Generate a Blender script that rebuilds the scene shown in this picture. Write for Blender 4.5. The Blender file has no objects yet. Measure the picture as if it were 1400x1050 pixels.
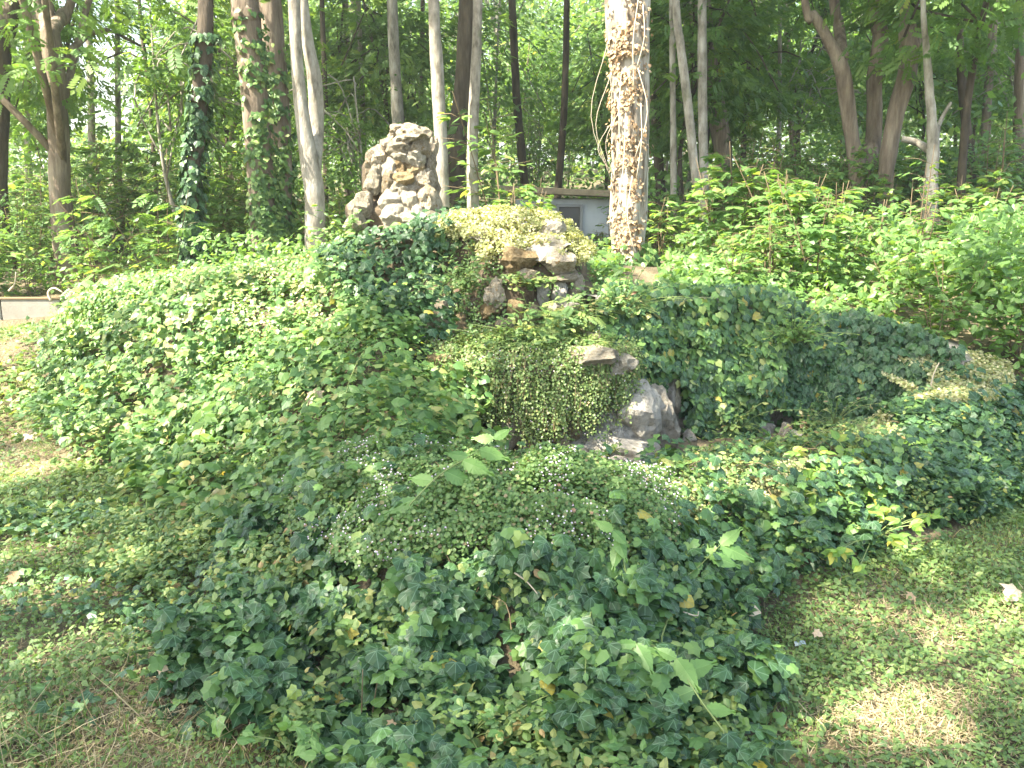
import bpy, math, random
import numpy as np
from mathutils import Matrix, Vector, Euler

random.seed(11)
rng = np.random.default_rng(11)
SC = bpy.context.scene
COL = SC.collection

# ------------------------------------------------------------------ camera
CAM_Z, PITCH, FPX = 1.6, math.radians(12.0), 1212.0
cam_data = bpy.data.cameras.new("camera")
cam_data.sensor_width = 36.0
cam_data.lens = 36.0 * FPX / 1400.0
cam_data.clip_end = 2000.0
cam_data.clip_start = 0.05
cam = bpy.data.objects.new("camera", cam_data)
cam.location = (0, 0, CAM_Z)
cam.rotation_euler = (math.pi / 2 - PITCH, 0, 0)
COL.objects.link(cam)
SC.camera = cam

# ------------------------------------------------------------------ light
SUN = np.array([-0.52, -0.30, 0.80]); SUN /= np.linalg.norm(SUN)      # towards the sun
elev = math.asin(SUN[2]); azim = math.atan2(SUN[0], SUN[1])
world = bpy.data.worlds.new("World"); SC.world = world; world.use_nodes = True
wn = world.node_tree
sky = wn.nodes.new("ShaderNodeTexSky"); sky.sky_type = 'NISHITA'; sky.sun_disc = False
sky.sun_elevation = elev; sky.sun_rotation = azim
sky.air_density = 1.2; sky.dust_density = 3.0
wn.links.new(sky.outputs[0], wn.nodes["Background"].inputs[0])
wn.nodes["Background"].inputs[1].default_value = 0.12
sd = bpy.data.lights.new("sun", 'SUN'); sd.energy = 5.0; sd.angle = math.radians(0.55); sd.color = (1.0, 0.92, 0.78)
sun = bpy.data.objects.new("sun", sd)
sun.rotation_euler = Vector(SUN).to_track_quat('Z', 'Y').to_euler(); sun.location = (-20, -12, 32)
COL.objects.link(sun)
SC.view_settings.view_transform = 'Standard'; SC.view_settings.look = 'None'
SC.view_settings.gamma = 1.0; SC.view_settings.exposure = 2.58
try: SC.view_settings.use_curve_mapping = False
except Exception: pass
SC.cycles.max_bounces = 7; SC.cycles.diffuse_bounces = 4; SC.cycles.glossy_bounces = 2
SC.cycles.transmission_bounces = 4; SC.cycles.transparent_max_bounces = 4
SC.cycles.caustics_reflective = False; SC.cycles.caustics_refractive = False
SC.cycles.sample_clamp_indirect = 6.0

# ------------------------------------------------------------------ helpers
CP, SP = math.cos(PITCH), math.sin(PITCH)
def at(px, py, Y):
    """point of the place that the photograph shows at px,py and that lies Y metres ahead"""
    u = (px - 700) / FPX; v = (525 - py) / FPX
    dy = CP + v * SP; dz = -SP + v * CP
    t = Y / dy
    return np.array([u * t, Y, CAM_Z + dz * t])
def atz(px, py, z):
    u = (px - 700) / FPX; v = (525 - py) / FPX
    dy = CP + v * SP; dz = -SP + v * CP
    t = (z - CAM_Z) / dz
    return np.array([u * t, dy * t, z])
def proj(P):
    P = np.asarray(P, float)
    d = P[..., 1] * CP - (P[..., 2] - CAM_Z) * SP
    h = P[..., 1] * SP + (P[..., 2] - CAM_Z) * CP
    d = np.maximum(d, 1e-3)
    return 700 + FPX * P[..., 0] / d, 525 - FPX * h / d, d

def smooth(a, b, x):
    t = np.clip((x - a) / (b - a), 0, 1); return t * t * (3 - 2 * t)

def _hash(ix, iy, iz, seed):
    h = (ix * 374761393 + iy * 668265263 + iz * 2147483647 + seed * 974634777) & 0xFFFFFFFF
    h = ((h ^ (h >> 13)) * 1274126177) & 0xFFFFFFFF
    h = ((h ^ (h >> 16)) * 2246822519) & 0xFFFFFFFF
    return ((h ^ (h >> 15)) & 0xFFFFFF) / float(0xFFFFFF)
def noise(x, y, z=0.0, seed=0):
    x, y, z = np.broadcast_arrays(np.asarray(x, float), np.asarray(y, float), np.asarray(z, float))
    ix, iy, iz = np.floor(x).astype(np.int64), np.floor(y).astype(np.int64), np.floor(z).astype(np.int64)
    fx, fy, fz = x - ix, y - iy, z - iz
    fx, fy, fz = fx*fx*(3-2*fx), fy*fy*(3-2*fy), fz*fz*(3-2*fz)
    r = 0
    for a in (0, 1):
        for b in (0, 1):
            for c in (0, 1):
                w = (fx if a else 1-fx) * (fy if b else 1-fy) * (fz if c else 1-fz)
                r = r + w * _hash(ix + a, iy + b, iz + c, seed)
    return r
def fbm(x, y, z=0.0, seed=0, o=3):
    r, a, t = 0, 1.0, 0
    for k in range(o):
        r = r + a * noise(np.asarray(x) * 2**k, np.asarray(y) * 2**k, np.asarray(z) * 2**k, seed + 7 * k); t += a; a *= .5
    return r / t
def inpoly(px, py, poly):
    px = np.asarray(px); py = np.asarray(py); r = np.zeros(px.shape, bool); n = len(poly)
    for i in range(n):
        x0, y0 = poly[i]; x1, y1 = poly[(i + 1) % n]
        if y0 == y1: continue
        c = ((y0 > py) != (y1 > py)) & (px < (x1 - x0) * (py - y0) / (y1 - y0) + x0)
        r ^= c
    return r
def unit(v): return v / np.maximum(np.linalg.norm(v, axis=-1, keepdims=True), 1e-9)

def mesh_np(name, V, F, luv=None, smooth_shade=False):
    me = bpy.data.meshes.new(name)
    V = np.ascontiguousarray(V, np.float32).reshape(-1, 3); F = np.ascontiguousarray(F, np.int32)
    k = F.shape[1]
    me.vertices.add(len(V)); me.vertices.foreach_set("co", V.ravel())
    me.loops.add(F.size); me.loops.foreach_set("vertex_index", F.ravel())
    me.polygons.add(len(F)); me.polygons.foreach_set("loop_start", np.arange(0, F.size, k, dtype=np.int32))
    if luv is not None:
        a = me.attributes.new("luv", 'FLOAT_VECTOR', 'POINT')
        a.data.foreach_set("vector", np.ascontiguousarray(luv, np.float32).ravel())
    me.update(calc_edges=True)
    me.polygons.foreach_set("use_smooth", np.full(len(F), smooth_shade)); me.update()
    return me
def link(name, me, mat=None, parent=None, **props):
    o = bpy.data.objects.new(name, me)
    if mat is not None and me is not None and len(me.materials) == 0: me.materials.append(mat)
    COL.objects.link(o)
    if parent is not None: o.parent = parent
    for k, v in props.items(): o[k] = v
    return o
def thing(name, label, cat, loc=(0, 0, 0), group=None):
    o = bpy.data.objects.new(name, None); o.empty_display_size = .1; COL.objects.link(o)
    o.location = [float(c) for c in loc]; o["label"] = label; o["category"] = cat
    if group: o["group"] = group
    return o
def rel(parent, V):
    return np.asarray(V, float) - np.array(parent.location)[None, :]
def copy_tree(o, parent=None):
    c = o.copy(); COL.objects.link(c); c.parent = parent
    for ch in o.children: copy_tree(ch, c)
    return c

# ---- leaf templates: x width, y length (stalk end at 0), z normal
def sym(half, mid):
    """half: outline points with x>0 base to tip; mid: midrib points base to tip. Fan built between them."""
    h = len(half); m = len(mid)
    V = [(0, y, z) for y, z in mid] + [(x, y, z) for x, y, z in half] + [(-x, y, z) for x, y, z in half]
    F = []
    for side in (0, 1):
        off = m + side * h
        i = 0; j = 0
        while i < m - 1 or j < h - 1:
            adv_mid = False
            if j == h - 1: adv_mid = True
            elif i < m - 1:
                adv_mid = mid[i + 1][0] <= half[j + 1][1] and half[j][1] >= mid[i][0] - 1e-6 and (mid[i + 1][0] < half[j + 1][1])
            if adv_mid: t = (i, off + j, i + 1); i += 1
            else: t = (i, off + j, off + j + 1); j += 1
            F.append(t if side == 0 else t[::-1])
    return np.array(V, float), np.array(F)
IVY = sym([(.20, -.12, -.02), (.52, .08, -.10), (.38, .34, -.03), (.47, .56, -.10), (.20, .70, -.03)],
          [(.0, .02), (.40, .05), (1.0, -.10)])
IVY_LO = sym([(.34, -.10, -.05), (.48, .35, -.08), (.20, .68, -.04)], [(.0, .02), (1.0, -.1)])
IVY_WIDE = sym([(.24, -.10, -.03), (.56, .14, -.14), (.52, .40, -.08), (.26, .72, -.03)],
          [(.0, .0), (.5, .05), (.92, -.12)])
OVATE = sym([(.20, .10, -.03), (.30, .38, -.06), (.16, .74, -.02)], [(.0, .0), (.45, .03), (1.0, -.12)])
OV_LO = (np.array([(0, 0, 0), (.30, .42, -.05), (0, 1, -.12), (-.30, .42, -.05)], float), np.array([(0, 1, 2), (0, 2, 3)]))
MAPLE = sym([(.30, -.12, -.03), (.36, .10, -.02), (.66, .32, -.12), (.34, .42, -.03), (.30, .66, -.05)],
            [(.0, .0), (.45, .04), (1.0, -.14)])
ROUND = (np.array([(0, 0, 0), (.42, .18, .04), (.44, .62, .06), (0, .92, .02), (-.44, .62, .06), (-.42, .18, .04)], float),
         np.array([(0, 1, 2), (0, 2, 3), (0, 3, 4), (0, 4, 5)]))
ROUND_LO = (np.array([(0, 0, 0), (.46, .45, .05), (0, .95, .0), (-.46, .45, .05)], float), np.array([(0, 1, 2), (0, 2, 3)]))
BLADE = (np.array([(-.026, 0, 0), (.026, 0, 0), (-.02, .5, .06), (.02, .5, .06), (0, 1, .28)], float),
         np.array([(0, 1, 3), (0, 3, 2), (2, 3, 4)]))
def toothed(n=7):
    half = []
    for i in range(n):
        t = (i + .5) / n
        w = .30 * math.sin(math.pi * min(1, t * 1.15) ** .75) if t < .9 else .06
        half.append((w + .05, t - .03, -.05 * w)); half.append((w - .01, t + .03, -.05 * w))
    return sym(half, [(0, 0), (.35, .03), (.7, .02), (1.0, -.12)])
NETTLE = toothed(); NETTLE[0][:, 0] *= .72
def pinnate(n=5, w=.10, lo=True):
    V, F = [], []
    def leaflet(b, d, L):
        i = len(V); d = np.array(d); s = np.array([-d[1], d[0], 0]) * w
        b = np.array(b)
        V.extend([b, b + d * L * .45 + s + [0, 0, -.01], b + d * L + [0, 0, -.06], b + d * L * .45 - s + [0, 0, -.01]])
        F.extend([(i, i + 2, i + 1), (i, i + 3, i + 2)])
    for k in range(n):
        y = .15 + .75 * k / n
        for s in (-1, 1): leaflet((0, y, -.1 * y * y), (s * .86, .5, 0), .36 - .05 * abs(k - n * .4) / n)
    leaflet((0, .88, -.09), (0, 1, 0), .30)
    return np.array(V, float), np.array(F)
PINN = pinnate()
STAR = (np.array([(0, 0, 0)] + [(math.sin(a) * r, math.cos(a) * r, .12 * r) for k in range(10) for a, r in [(k * math.pi / 5, .5 if k % 2 == 0 else .17)]], float),
        np.array([(0, 1 + k, 1 + (k + 1) % 10) for k in range(10)]))

def frames(N, T):
    N = unit(N); T = unit(T - N * np.sum(T * N, -1, keepdims=True)); X = np.cross(T, N)
    return X, T, N
def leaf_arrays(tpl, P, N, T, S, tint):
    v, f = tpl; X, Y, Z = frames(N, T); n = len(P); S = np.asarray(S).reshape(-1, 1, 1) * np.ones((n, 1, 1))
    V = P[:, None, :] + S * (v[None, :, 0:1] * X[:, None, :] + v[None, :, 1:2] * Y[:, None, :] + v[None, :, 2:3] * Z[:, None, :])
    F = (f[None] + (np.arange(n) * len(v))[:, None, None]).reshape(-1, 3)
    L = np.empty((n, len(v), 3)); L[..., 0] = v[None, :, 0]; L[..., 1] = v[None, :, 1]; L[..., 2] = np.asarray(tint)[:, None]
    return V.reshape(-1, 3), F, L.reshape(-1, 3)
def join(parts):
    V, F, L, o = [], [], [], 0
    for v, f, l in parts:
        V.append(v); F.append(f + o); L.append(l); o += len(v)
    return np.concatenate(V), np.concatenate(F), np.concatenate(L)
def leaf_mesh(name, parts):
    V, F, L = join(parts); return mesh_np(name, V, F, L)

def rvec(n): return unit(rng.normal(size=(n, 3)))
def catmull(pts, n):
    pts = np.asarray(pts, float)
    P = np.vstack([2 * pts[0] - pts[1], pts, 2 * pts[-1] - pts[-2]]); out = []
    m = len(pts) - 1
    for t in np.linspace(0, m - 1e-6, n):
        i = int(t); f = t - i; a, b, c, d = P[i], P[i+1], P[i+2], P[i+3]
        out.append(.5 * ((2*b) + (c-a)*f + (2*a-5*b+4*c-d)*f*f + (-a+3*b-3*c+d)*f**3))
    return np.array(out)
def tube(path, radii, seg=10, rough=0.0, seed=0, vs=3.0, flutes=0):
    path = np.asarray(path, float); n = len(path); radii = np.broadcast_to(radii, (n,))
    T = unit(np.gradient(path, axis=0)); ref = np.array([.3, 1, .05]) if abs(T[0][2]) > .5 else np.array([0, 0, 1.])
    A = unit(np.cross(T, ref)); B = np.cross(T, A)
    th = np.linspace(0, 2 * math.pi, seg, endpoint=False)
    c, s = np.cos(th), np.sin(th)
    D = c[None, :, None] * A[:, None, :] + s[None, :, None] * B[:, None, :]
    R = radii[:, None] * np.ones((1, seg))
    if rough:
        d = np.cumsum(np.r_[0, np.linalg.norm(np.diff(path, axis=0), axis=1)])
        q = noise(c[None, :] * 2.2 + 5, s[None, :] * 2.2 + 5, d[:, None] * vs, seed) - .5
        q2 = noise(c[None, :] * 6 + 5, s[None, :] * 6 + 5, d[:, None] * vs * 2, seed + 3) - .5
        R = R * (1 + rough * (q * 1.4 + q2 * .8))
        if flutes: R = R * (1 + .05 * np.sin(th * flutes + seed)[None, :])
    V = path[:, None, :] + D * R[..., None]
    idx = np.arange(n * seg).reshape(n, seg); nx = np.roll(idx, -1, 1)
    F = np.concatenate([np.stack([idx[:-1], nx[:-1], nx[1:]], -1).reshape(-1, 3), np.stack([idx[:-1], nx[1:], idx[1:]], -1).reshape(-1, 3)])
    V = V.reshape(-1, 3); V = np.vstack([V, path[-1:] + T[-1:] * radii[-1] * .5, path[:1]])
    k = n * seg
    F = np.vstack([F, np.stack([idx[-1], nx[-1], np.full(seg, k)], -1), np.stack([nx[0], idx[0], np.full(seg, k + 1)], -1)])
    return V, F
def tjoin(parts):
    V, F, o = [], [], 0
    for v, f in parts: V.append(v); F.append(f + o); o += len(v)
    return np.concatenate(V), np.concatenate(F)

# ------------------------------------------------------------------ materials
def newmat(name):
    m = bpy.data.materials.new(name); m.use_nodes = True; nt = m.node_tree; nt.nodes.clear()
    out = nt.nodes.new("ShaderNodeOutputMaterial"); return m, nt, out
def N_(nt, t, **kw):
    n = nt.nodes.new(t)
    for k, v in kw.items(): setattr(n, k, v)
    return n
def ramp(nt, stops, fac=None):
    r = nt.nodes.new("ShaderNodeValToRGB"); e = r.color_ramp.elements
    while len(e) > 1: e.remove(e[-1])
    e[0].position = stops[0][0]; e[0].color = (*stops[0][1], 1)
    for p, c in stops[1:]:
        q = e.new(p); q.color = (*c, 1)
    if fac is not None: nt.links.new(fac, r.inputs[0])
    return r
def math_(nt, op, a, b=None, c=None):
    n = nt.nodes.new("ShaderNodeMath"); n.operation = op
    for i, v in enumerate((a, b, c)):
        if v is None: continue
        if isinstance(v, (int, float)): n.inputs[i].default_value = v
        else: nt.links.new(v, n.inputs[i])
    return n.outputs[0]
def leafmat(name, stops, trans=.35, tcol=1.6, rough=.42, spec=.5, veins=None, veincol=(.25, .36, .2), veinw=.022, spots=0.0):
    m, nt, out = newmat(name)
    at_ = N_(nt, "ShaderNodeAttribute", attribute_name="luv")
    sp = N_(nt, "ShaderNodeSeparateXYZ"); nt.links.new(at_.outputs["Vector"], sp.inputs[0])
    r = ramp(nt, stops, sp.outputs[2]); col = r.outputs[0]
    if spots:
        tc = N_(nt, "ShaderNodeTexCoord"); nz = N_(nt, "ShaderNodeTexNoise"); nz.inputs["Scale"].default_value = 60
        nt.links.new(tc.outputs["Object"], nz.inputs["Vector"])
        f = math_(nt, 'MULTIPLY', nz.outputs[0], spots)
        mx = N_(nt, "ShaderNodeMix", data_type='RGBA', blend_type='MULTIPLY'); mx.inputs[0].default_value = 1
        nt.links.new(col, mx.inputs[6]); r2 = ramp(nt, [(0.3, (.6, .6, .5)), (.7, (1.25, 1.2, 1.1))], nz.outputs[0])
        nt.links.new(r2.outputs[0], mx.inputs[7]); col = mx.outputs[2]
    if veins:
        if veins == 'palm':
            yy = math_(nt, 'SUBTRACT', sp.outputs[1], .0)
            a = math_(nt, 'ARCTAN2', sp.outputs[0], yy)
            pp = math_(nt, 'PINGPONG', a, .36)
            rr = math_(nt, 'SQRT', math_(nt, 'ADD', math_(nt, 'MULTIPLY', sp.outputs[0], sp.outputs[0]), math_(nt, 'MULTIPLY', yy, yy)))
            d = math_(nt, 'MULTIPLY', pp, rr)
        else:
            ax = math_(nt, 'ABSOLUTE', sp.outputs[0])
            side = math_(nt, 'PINGPONG', math_(nt, 'SUBTRACT', sp.outputs[1], math_(nt, 'MULTIPLY', ax, .8)), .065)
            d = math_(nt, 'MINIMUM', ax, math_(nt, 'ADD', math_(nt, 'MULTIPLY', side, 1.0), .008))
        mr = N_(nt, "ShaderNodeMapRange"); nt.links.new(d, mr.inputs[0])
        mr.inputs[1].default_value = veinw * .4; mr.inputs[2].default_value = veinw * 1.2; mr.inputs[3].default_value = .55; mr.inputs[4].default_value = 0
        mx = N_(nt, "ShaderNodeMix", data_type='RGBA'); nt.links.new(mr.outputs[0], mx.inputs[0])
        nt.links.new(col, mx.inputs[6]); mx.inputs[7].default_value = (*veincol, 1); col = mx.outputs[2]
    bs = N_(nt, "ShaderNodeBsdfPrincipled"); nt.links.new(col, bs.inputs["Base Color"])
    bs.inputs["Roughness"].default_value = rough; bs.inputs["Specular IOR Level"].default_value = spec
    tr = N_(nt, "ShaderNodeBsdfTranslucent")
    mt = N_(nt, "ShaderNodeMix", data_type='RGBA', blend_type='MULTIPLY'); mt.inputs[0].default_value = 1
    nt.links.new(col, mt.inputs[6]); mt.inputs[7].default_value = (tcol * 1.15, tcol * 1.05, tcol * .5, 1); nt.links.new(mt.outputs[2], tr.inputs[0])
    ms = N_(nt, "ShaderNodeMixShader"); ms.inputs[0].default_value = trans
    nt.links.new(bs.outputs[0], ms.inputs[1]); nt.links.new(tr.outputs[0], ms.inputs[2]); nt.links.new(ms.outputs[0], out.inputs[0])
    return m
def rockmat(name, stops, scale=6.0, bump=.6, bscale=30.0, rough=.9, stretch=(1, 1, 1), moss=None, random_tone=True, bdist=.02):
    m, nt, out = newmat(name)
    tc = N_(nt, "ShaderNodeTexCoord"); mp = N_(nt, "ShaderNodeMapping"); mp.inputs["Scale"].default_value = stretch
    nt.links.new(tc.outputs["Object"], mp.inputs[0])
    nz = N_(nt, "ShaderNodeTexNoise"); nz.inputs["Scale"].default_value = scale; nz.inputs["Detail"].default_value = 8; nz.inputs["Roughness"].default_value = .65
    nt.links.new(mp.outputs[0], nz.inputs["Vector"])
    r = ramp(nt, stops, nz.outputs[0]); col = r.outputs[0]
    if random_tone:
        oi = N_(nt, "ShaderNodeObjectInfo"); rr = ramp(nt, [(0, (.72, .68, .6)), (.5, (1, 1, 1)), (1, (1.25, 1.2, 1.1))], oi.outputs["Random"])
        mx = N_(nt, "ShaderNodeMix", data_type='RGBA', blend_type='MULTIPLY'); mx.inputs[0].default_value = 1
        nt.links.new(col, mx.inputs[6]); nt.links.new(rr.outputs[0], mx.inputs[7]); col = mx.outputs[2]
    if moss:
        n2 = N_(nt, "ShaderNodeTexNoise"); n2.inputs["Scale"].default_value = moss[1]; n2.inputs["Detail"].default_value = 6
        nt.links.new(tc.outputs["Object"], n2.inputs["Vector"])
        mr = N_(nt, "ShaderNodeMapRange"); nt.links.new(n2.outputs[0], mr.inputs[0]); mr.inputs[1].default_value = moss[2]; mr.inputs[2].default_value = moss[2] + .12
        mx = N_(nt, "ShaderNodeMix", data_type='RGBA'); nt.links.new(mr.outputs[0], mx.inputs[0]); nt.links.new(col, mx.inputs[6])
        mx.inputs[7].default_value = (*moss[0], 1); col = mx.outputs[2]
    bs = N_(nt, "ShaderNodeBsdfPrincipled"); nt.links.new(col, bs.inputs["Base Color"]); bs.inputs["Roughness"].default_value = rough
    bs.inputs["Specular IOR Level"].default_value = .25
    b = N_(nt, "ShaderNodeTexNoise"); b.inputs["Scale"].default_value = bscale; b.inputs["Detail"].default_value = 6; b.inputs["Roughness"].default_value = .7
    nt.links.new(mp.outputs[0], b.inputs["Vector"])
    bp = N_(nt, "ShaderNodeBump"); bp.inputs["Strength"].default_value = bump; bp.inputs["Distance"].default_value = bdist
    nt.links.new(b.outputs[0], bp.inputs["Height"]); nt.links.new(bp.outputs[0], bs.inputs["Normal"])
    nt.links.new(bs.outputs[0], out.inputs[0]); return m
def plain(name, col, rough=.6, spec=.4):
    m, nt, out = newmat(name); bs = N_(nt, "ShaderNodeBsdfPrincipled")
    bs.inputs["Base Color"].default_value = (*col, 1); bs.inputs["Roughness"].default_value = rough; bs.inputs["Specular IOR Level"].default_value = spec
    nt.links.new(bs.outputs[0], out.inputs[0]); return m

M = {}
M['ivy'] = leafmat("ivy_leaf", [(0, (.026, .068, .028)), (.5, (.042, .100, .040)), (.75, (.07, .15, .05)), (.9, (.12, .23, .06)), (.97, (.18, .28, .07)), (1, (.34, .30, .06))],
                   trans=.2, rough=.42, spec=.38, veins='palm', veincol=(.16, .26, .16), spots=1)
M['ivy_pale'] = leafmat("ivy_leaf_pale", [(0, (.05, .115, .035)), (.4, (.09, .18, .05)), (.75, (.16, .26, .07)), (.93, (.26, .33, .11)), (1, (.38, .33, .13))], trans=.28, rough=.45, spec=.4)  # paler leaves: partly leaf variety, partly sunlight put into the colour
M['toad'] = leafmat("toadflax_leaf", [(0, (.07, .14, .04)), (.5, (.12, .21, .06)), (.8, (.20, .28, .09)), (.93, (.26, .20, .11)), (1, (.30, .16, .10))], trans=.35, rough=.5)
M['toad_light'] = leafmat('light_toadflax_leaf', [(0, (.09, .15, .045)), (.5, (.16, .24, .07)), (.8, (.26, .32, .11)), (.93, (.30, .24, .12)), (1, (.42, .33, .14))], trans=.35, rough=.5)
M['toad_dry'] = leafmat("dry_toadflax_leaf", [(0, (.20, .25, .09)), (.5, (.34, .36, .17)), (1, (.58, .53, .34))], trans=.35, rough=.6)  # dry leaf colour with the grotto top's sunlit white put in
M['flower'] = leafmat("pale_petals", [(0, (.55, .42, .52)), (1, (.74, .66, .70))], trans=.2, tcol=1.0, rough=.6)
M['yellow'] = leafmat("yellow_petals", [(0, (.75, .50, .03)), (1, (.85, .65, .05))], trans=.2, tcol=1.0, rough=.6)
M['violet'] = leafmat("violet_petals", [(0, (.20, .14, .45)), (1, (.35, .28, .65))], trans=.2, tcol=1.0, rough=.6)
M['cover'] = leafmat("ground_cover_leaf", [(0, (.07, .14, .045)), (.5, (.13, .21, .062)), (.85, (.23, .30, .09)), (.97, (.32, .32, .10)), (1, (.35, .22, .1))], trans=.35, rough=.5)
M['grass'] = leafmat("grass_blade", [(0, (.07, .16, .035)), (.6, (.13, .24, .05)), (.85, (.28, .29, .10)), (1, (.42, .35, .17))], trans=.3, rough=.5)
M['straw'] = leafmat("dry_grass", [(0, (.22, .17, .09)), (1, (.48, .40, .24))], trans=.2, tcol=1.0, rough=.7)
M['under'] = leafmat("undergrowth_leaf", [(0, (.055, .125, .036)), (.5, (.105, .205, .056)), (.85, (.165, .275, .075)), (1, (.30, .36, .08))], trans=.42, tcol=1.9, rough=.45, veins='mid', veincol=(.2, .32, .1), veinw=.03)
M['sprig'] = leafmat("sprig_leaf", [(0, (.09, .19, .05)), (1, (.17, .30, .07))], trans=.35, rough=.45, veins='mid', veincol=(.20, .33, .10), veinw=.010)
M['creeper'] = leafmat("creeper_leaf", [(0, (.14, .27, .05)), (.7, (.22, .36, .06)), (1, (.42, .40, .07))], trans=.45, rough=.45, veins='mid', veincol=(.3, .42, .14), veinw=.010)
M['crown'] = leafmat("tree_leaf", [(0, (.058, .125, .034)), (.5, (.10, .19, .048)), (.85, (.165, .255, .062)), (1, (.28, .27, .05))], trans=.45, tcol=1.9, rough=.5)
M['crown_far'] = leafmat("far_tree_leaf", [(0, (.08, .17, .045)), (.5, (.12, .22, .055)), (.85, (.18, .28, .065)), (1, (.33, .30, .07))], trans=.5, tcol=1.9, rough=.55)
M['dead'] = leafmat("dead_leaf", [(0, (.20, .12, .055)), (.5, (.38, .26, .14)), (1, (.56, .45, .31))], trans=.15, tcol=1.0, rough=.7, veins='palm', veincol=(.3, .2, .1))
M['bark_grey'] = rockmat("pale_grey_bark", [(.34, (.12, .105, .08)), (.46, (.25, .225, .18)), (.58, (.35, .32, .265)), (.72, (.46, .43, .37))], scale=11, bump=.9, bscale=24, stretch=(1, 1, .38), random_tone=False, moss=((.14, .15, .08), 3.5, .62))
M['bark_brown'] = rockmat("brown_furrowed_bark", [(.3, (.085, .065, .047)), (.5, (.21, .165, .12)), (.7, (.36, .30, .225))], scale=10, bump=1.0, bscale=22, stretch=(1, 1, .16), random_tone=False, bdist=.03)
M['bark_dark'] = rockmat("dark_bark", [(.3, (.035, .028, .02)), (.5, (.085, .068, .048)), (.7, (.15, .12, .085))], scale=9, bump=1.0, bscale=20, stretch=(1, 1, .2), random_tone=False, bdist=.03)
M['bark_white'] = rockmat("bleached_bark", [(.36, (.10, .075, .05)), (.46, (.27, .225, .17)), (.56, (.44, .40, .335)), (.75, (.64, .61, .54))], scale=15, bump=1.0, bscale=34, stretch=(1, 1, .16), random_tone=False, bdist=.03)
M['stem'] = plain("woody_stem", (.16, .12, .07), .8, .2)
M['greenstem'] = plain("green_stem", (.17, .22, .07), .6, .3)
M['runner'] = plain('ivy_runner', (.20, .15, .08), .7, .2)
M['twig'] = plain("bleached_twig", (.45, .38, .28), .8, .2)
M['tufa'] = rockmat("pitted_tufa", [(.25, (.14, .105, .065)), (.42, (.38, .32, .23)), (.6, (.56, .50, .40)), (.8, (.70, .66, .56))], scale=9, bump=1.0, bscale=42, moss=((.30, .19, .06), 5, .58), bdist=.03)
M['tufa_pale'] = rockmat("pale_tufa", [(.25, (.16, .13, .085)), (.42, (.42, .37, .28)), (.7, (.64, .60, .50))], scale=8, bump=1.0, bscale=40, bdist=.03)
M['tufa_ochre'] = rockmat("ochre_tufa", [(.25, (.14, .095, .05)), (.5, (.37, .28, .15)), (.75, (.55, .46, .30))], scale=10, bump=1.0, bscale=40, bdist=.03)
M['limestone'] = rockmat("grey_limestone", [(.3, (.20, .185, .165)), (.45, (.40, .38, .34)), (.7, (.56, .53, .48))], scale=7, bump=1.0, bscale=30, moss=((.13, .13, .07), 6, .60), bdist=.03)
M['mortar'] = rockmat("dark_mortar", [(.3, (.05, .04, .028)), (.6, (.13, .10, .065))], scale=9, bump=.8, bscale=40, random_tone=False)
M['concrete'] = rockmat("weathered_concrete", [(.3, (.16, .15, .13)), (.6, (.25, .235, .21)), (.8, (.32, .305, .275))], scale=3, bump=.25, bscale=60, moss=((.20, .16, .11), 2.5, .6))
M['plaster'] = rockmat("white_plaster", [(.3, (.36, .38, .39)), (.6, (.52, .54, .55))], scale=2, bump=.15, bscale=40, random_tone=False)
M['globe'] = plain("white_glass_globe", (.8, .8, .78), .25, .5)
M['metal'] = plain("grey_metal", (.25, .25, .25), .5, .5)
M['darkglass'] = plain("dark_window", (.05, .055, .07), .15, .5)
M['roofing'] = rockmat("roof_felt", [(.3, (.16, .13, .09)), (.7, (.30, .25, .18))], scale=8, bump=.5)

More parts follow.
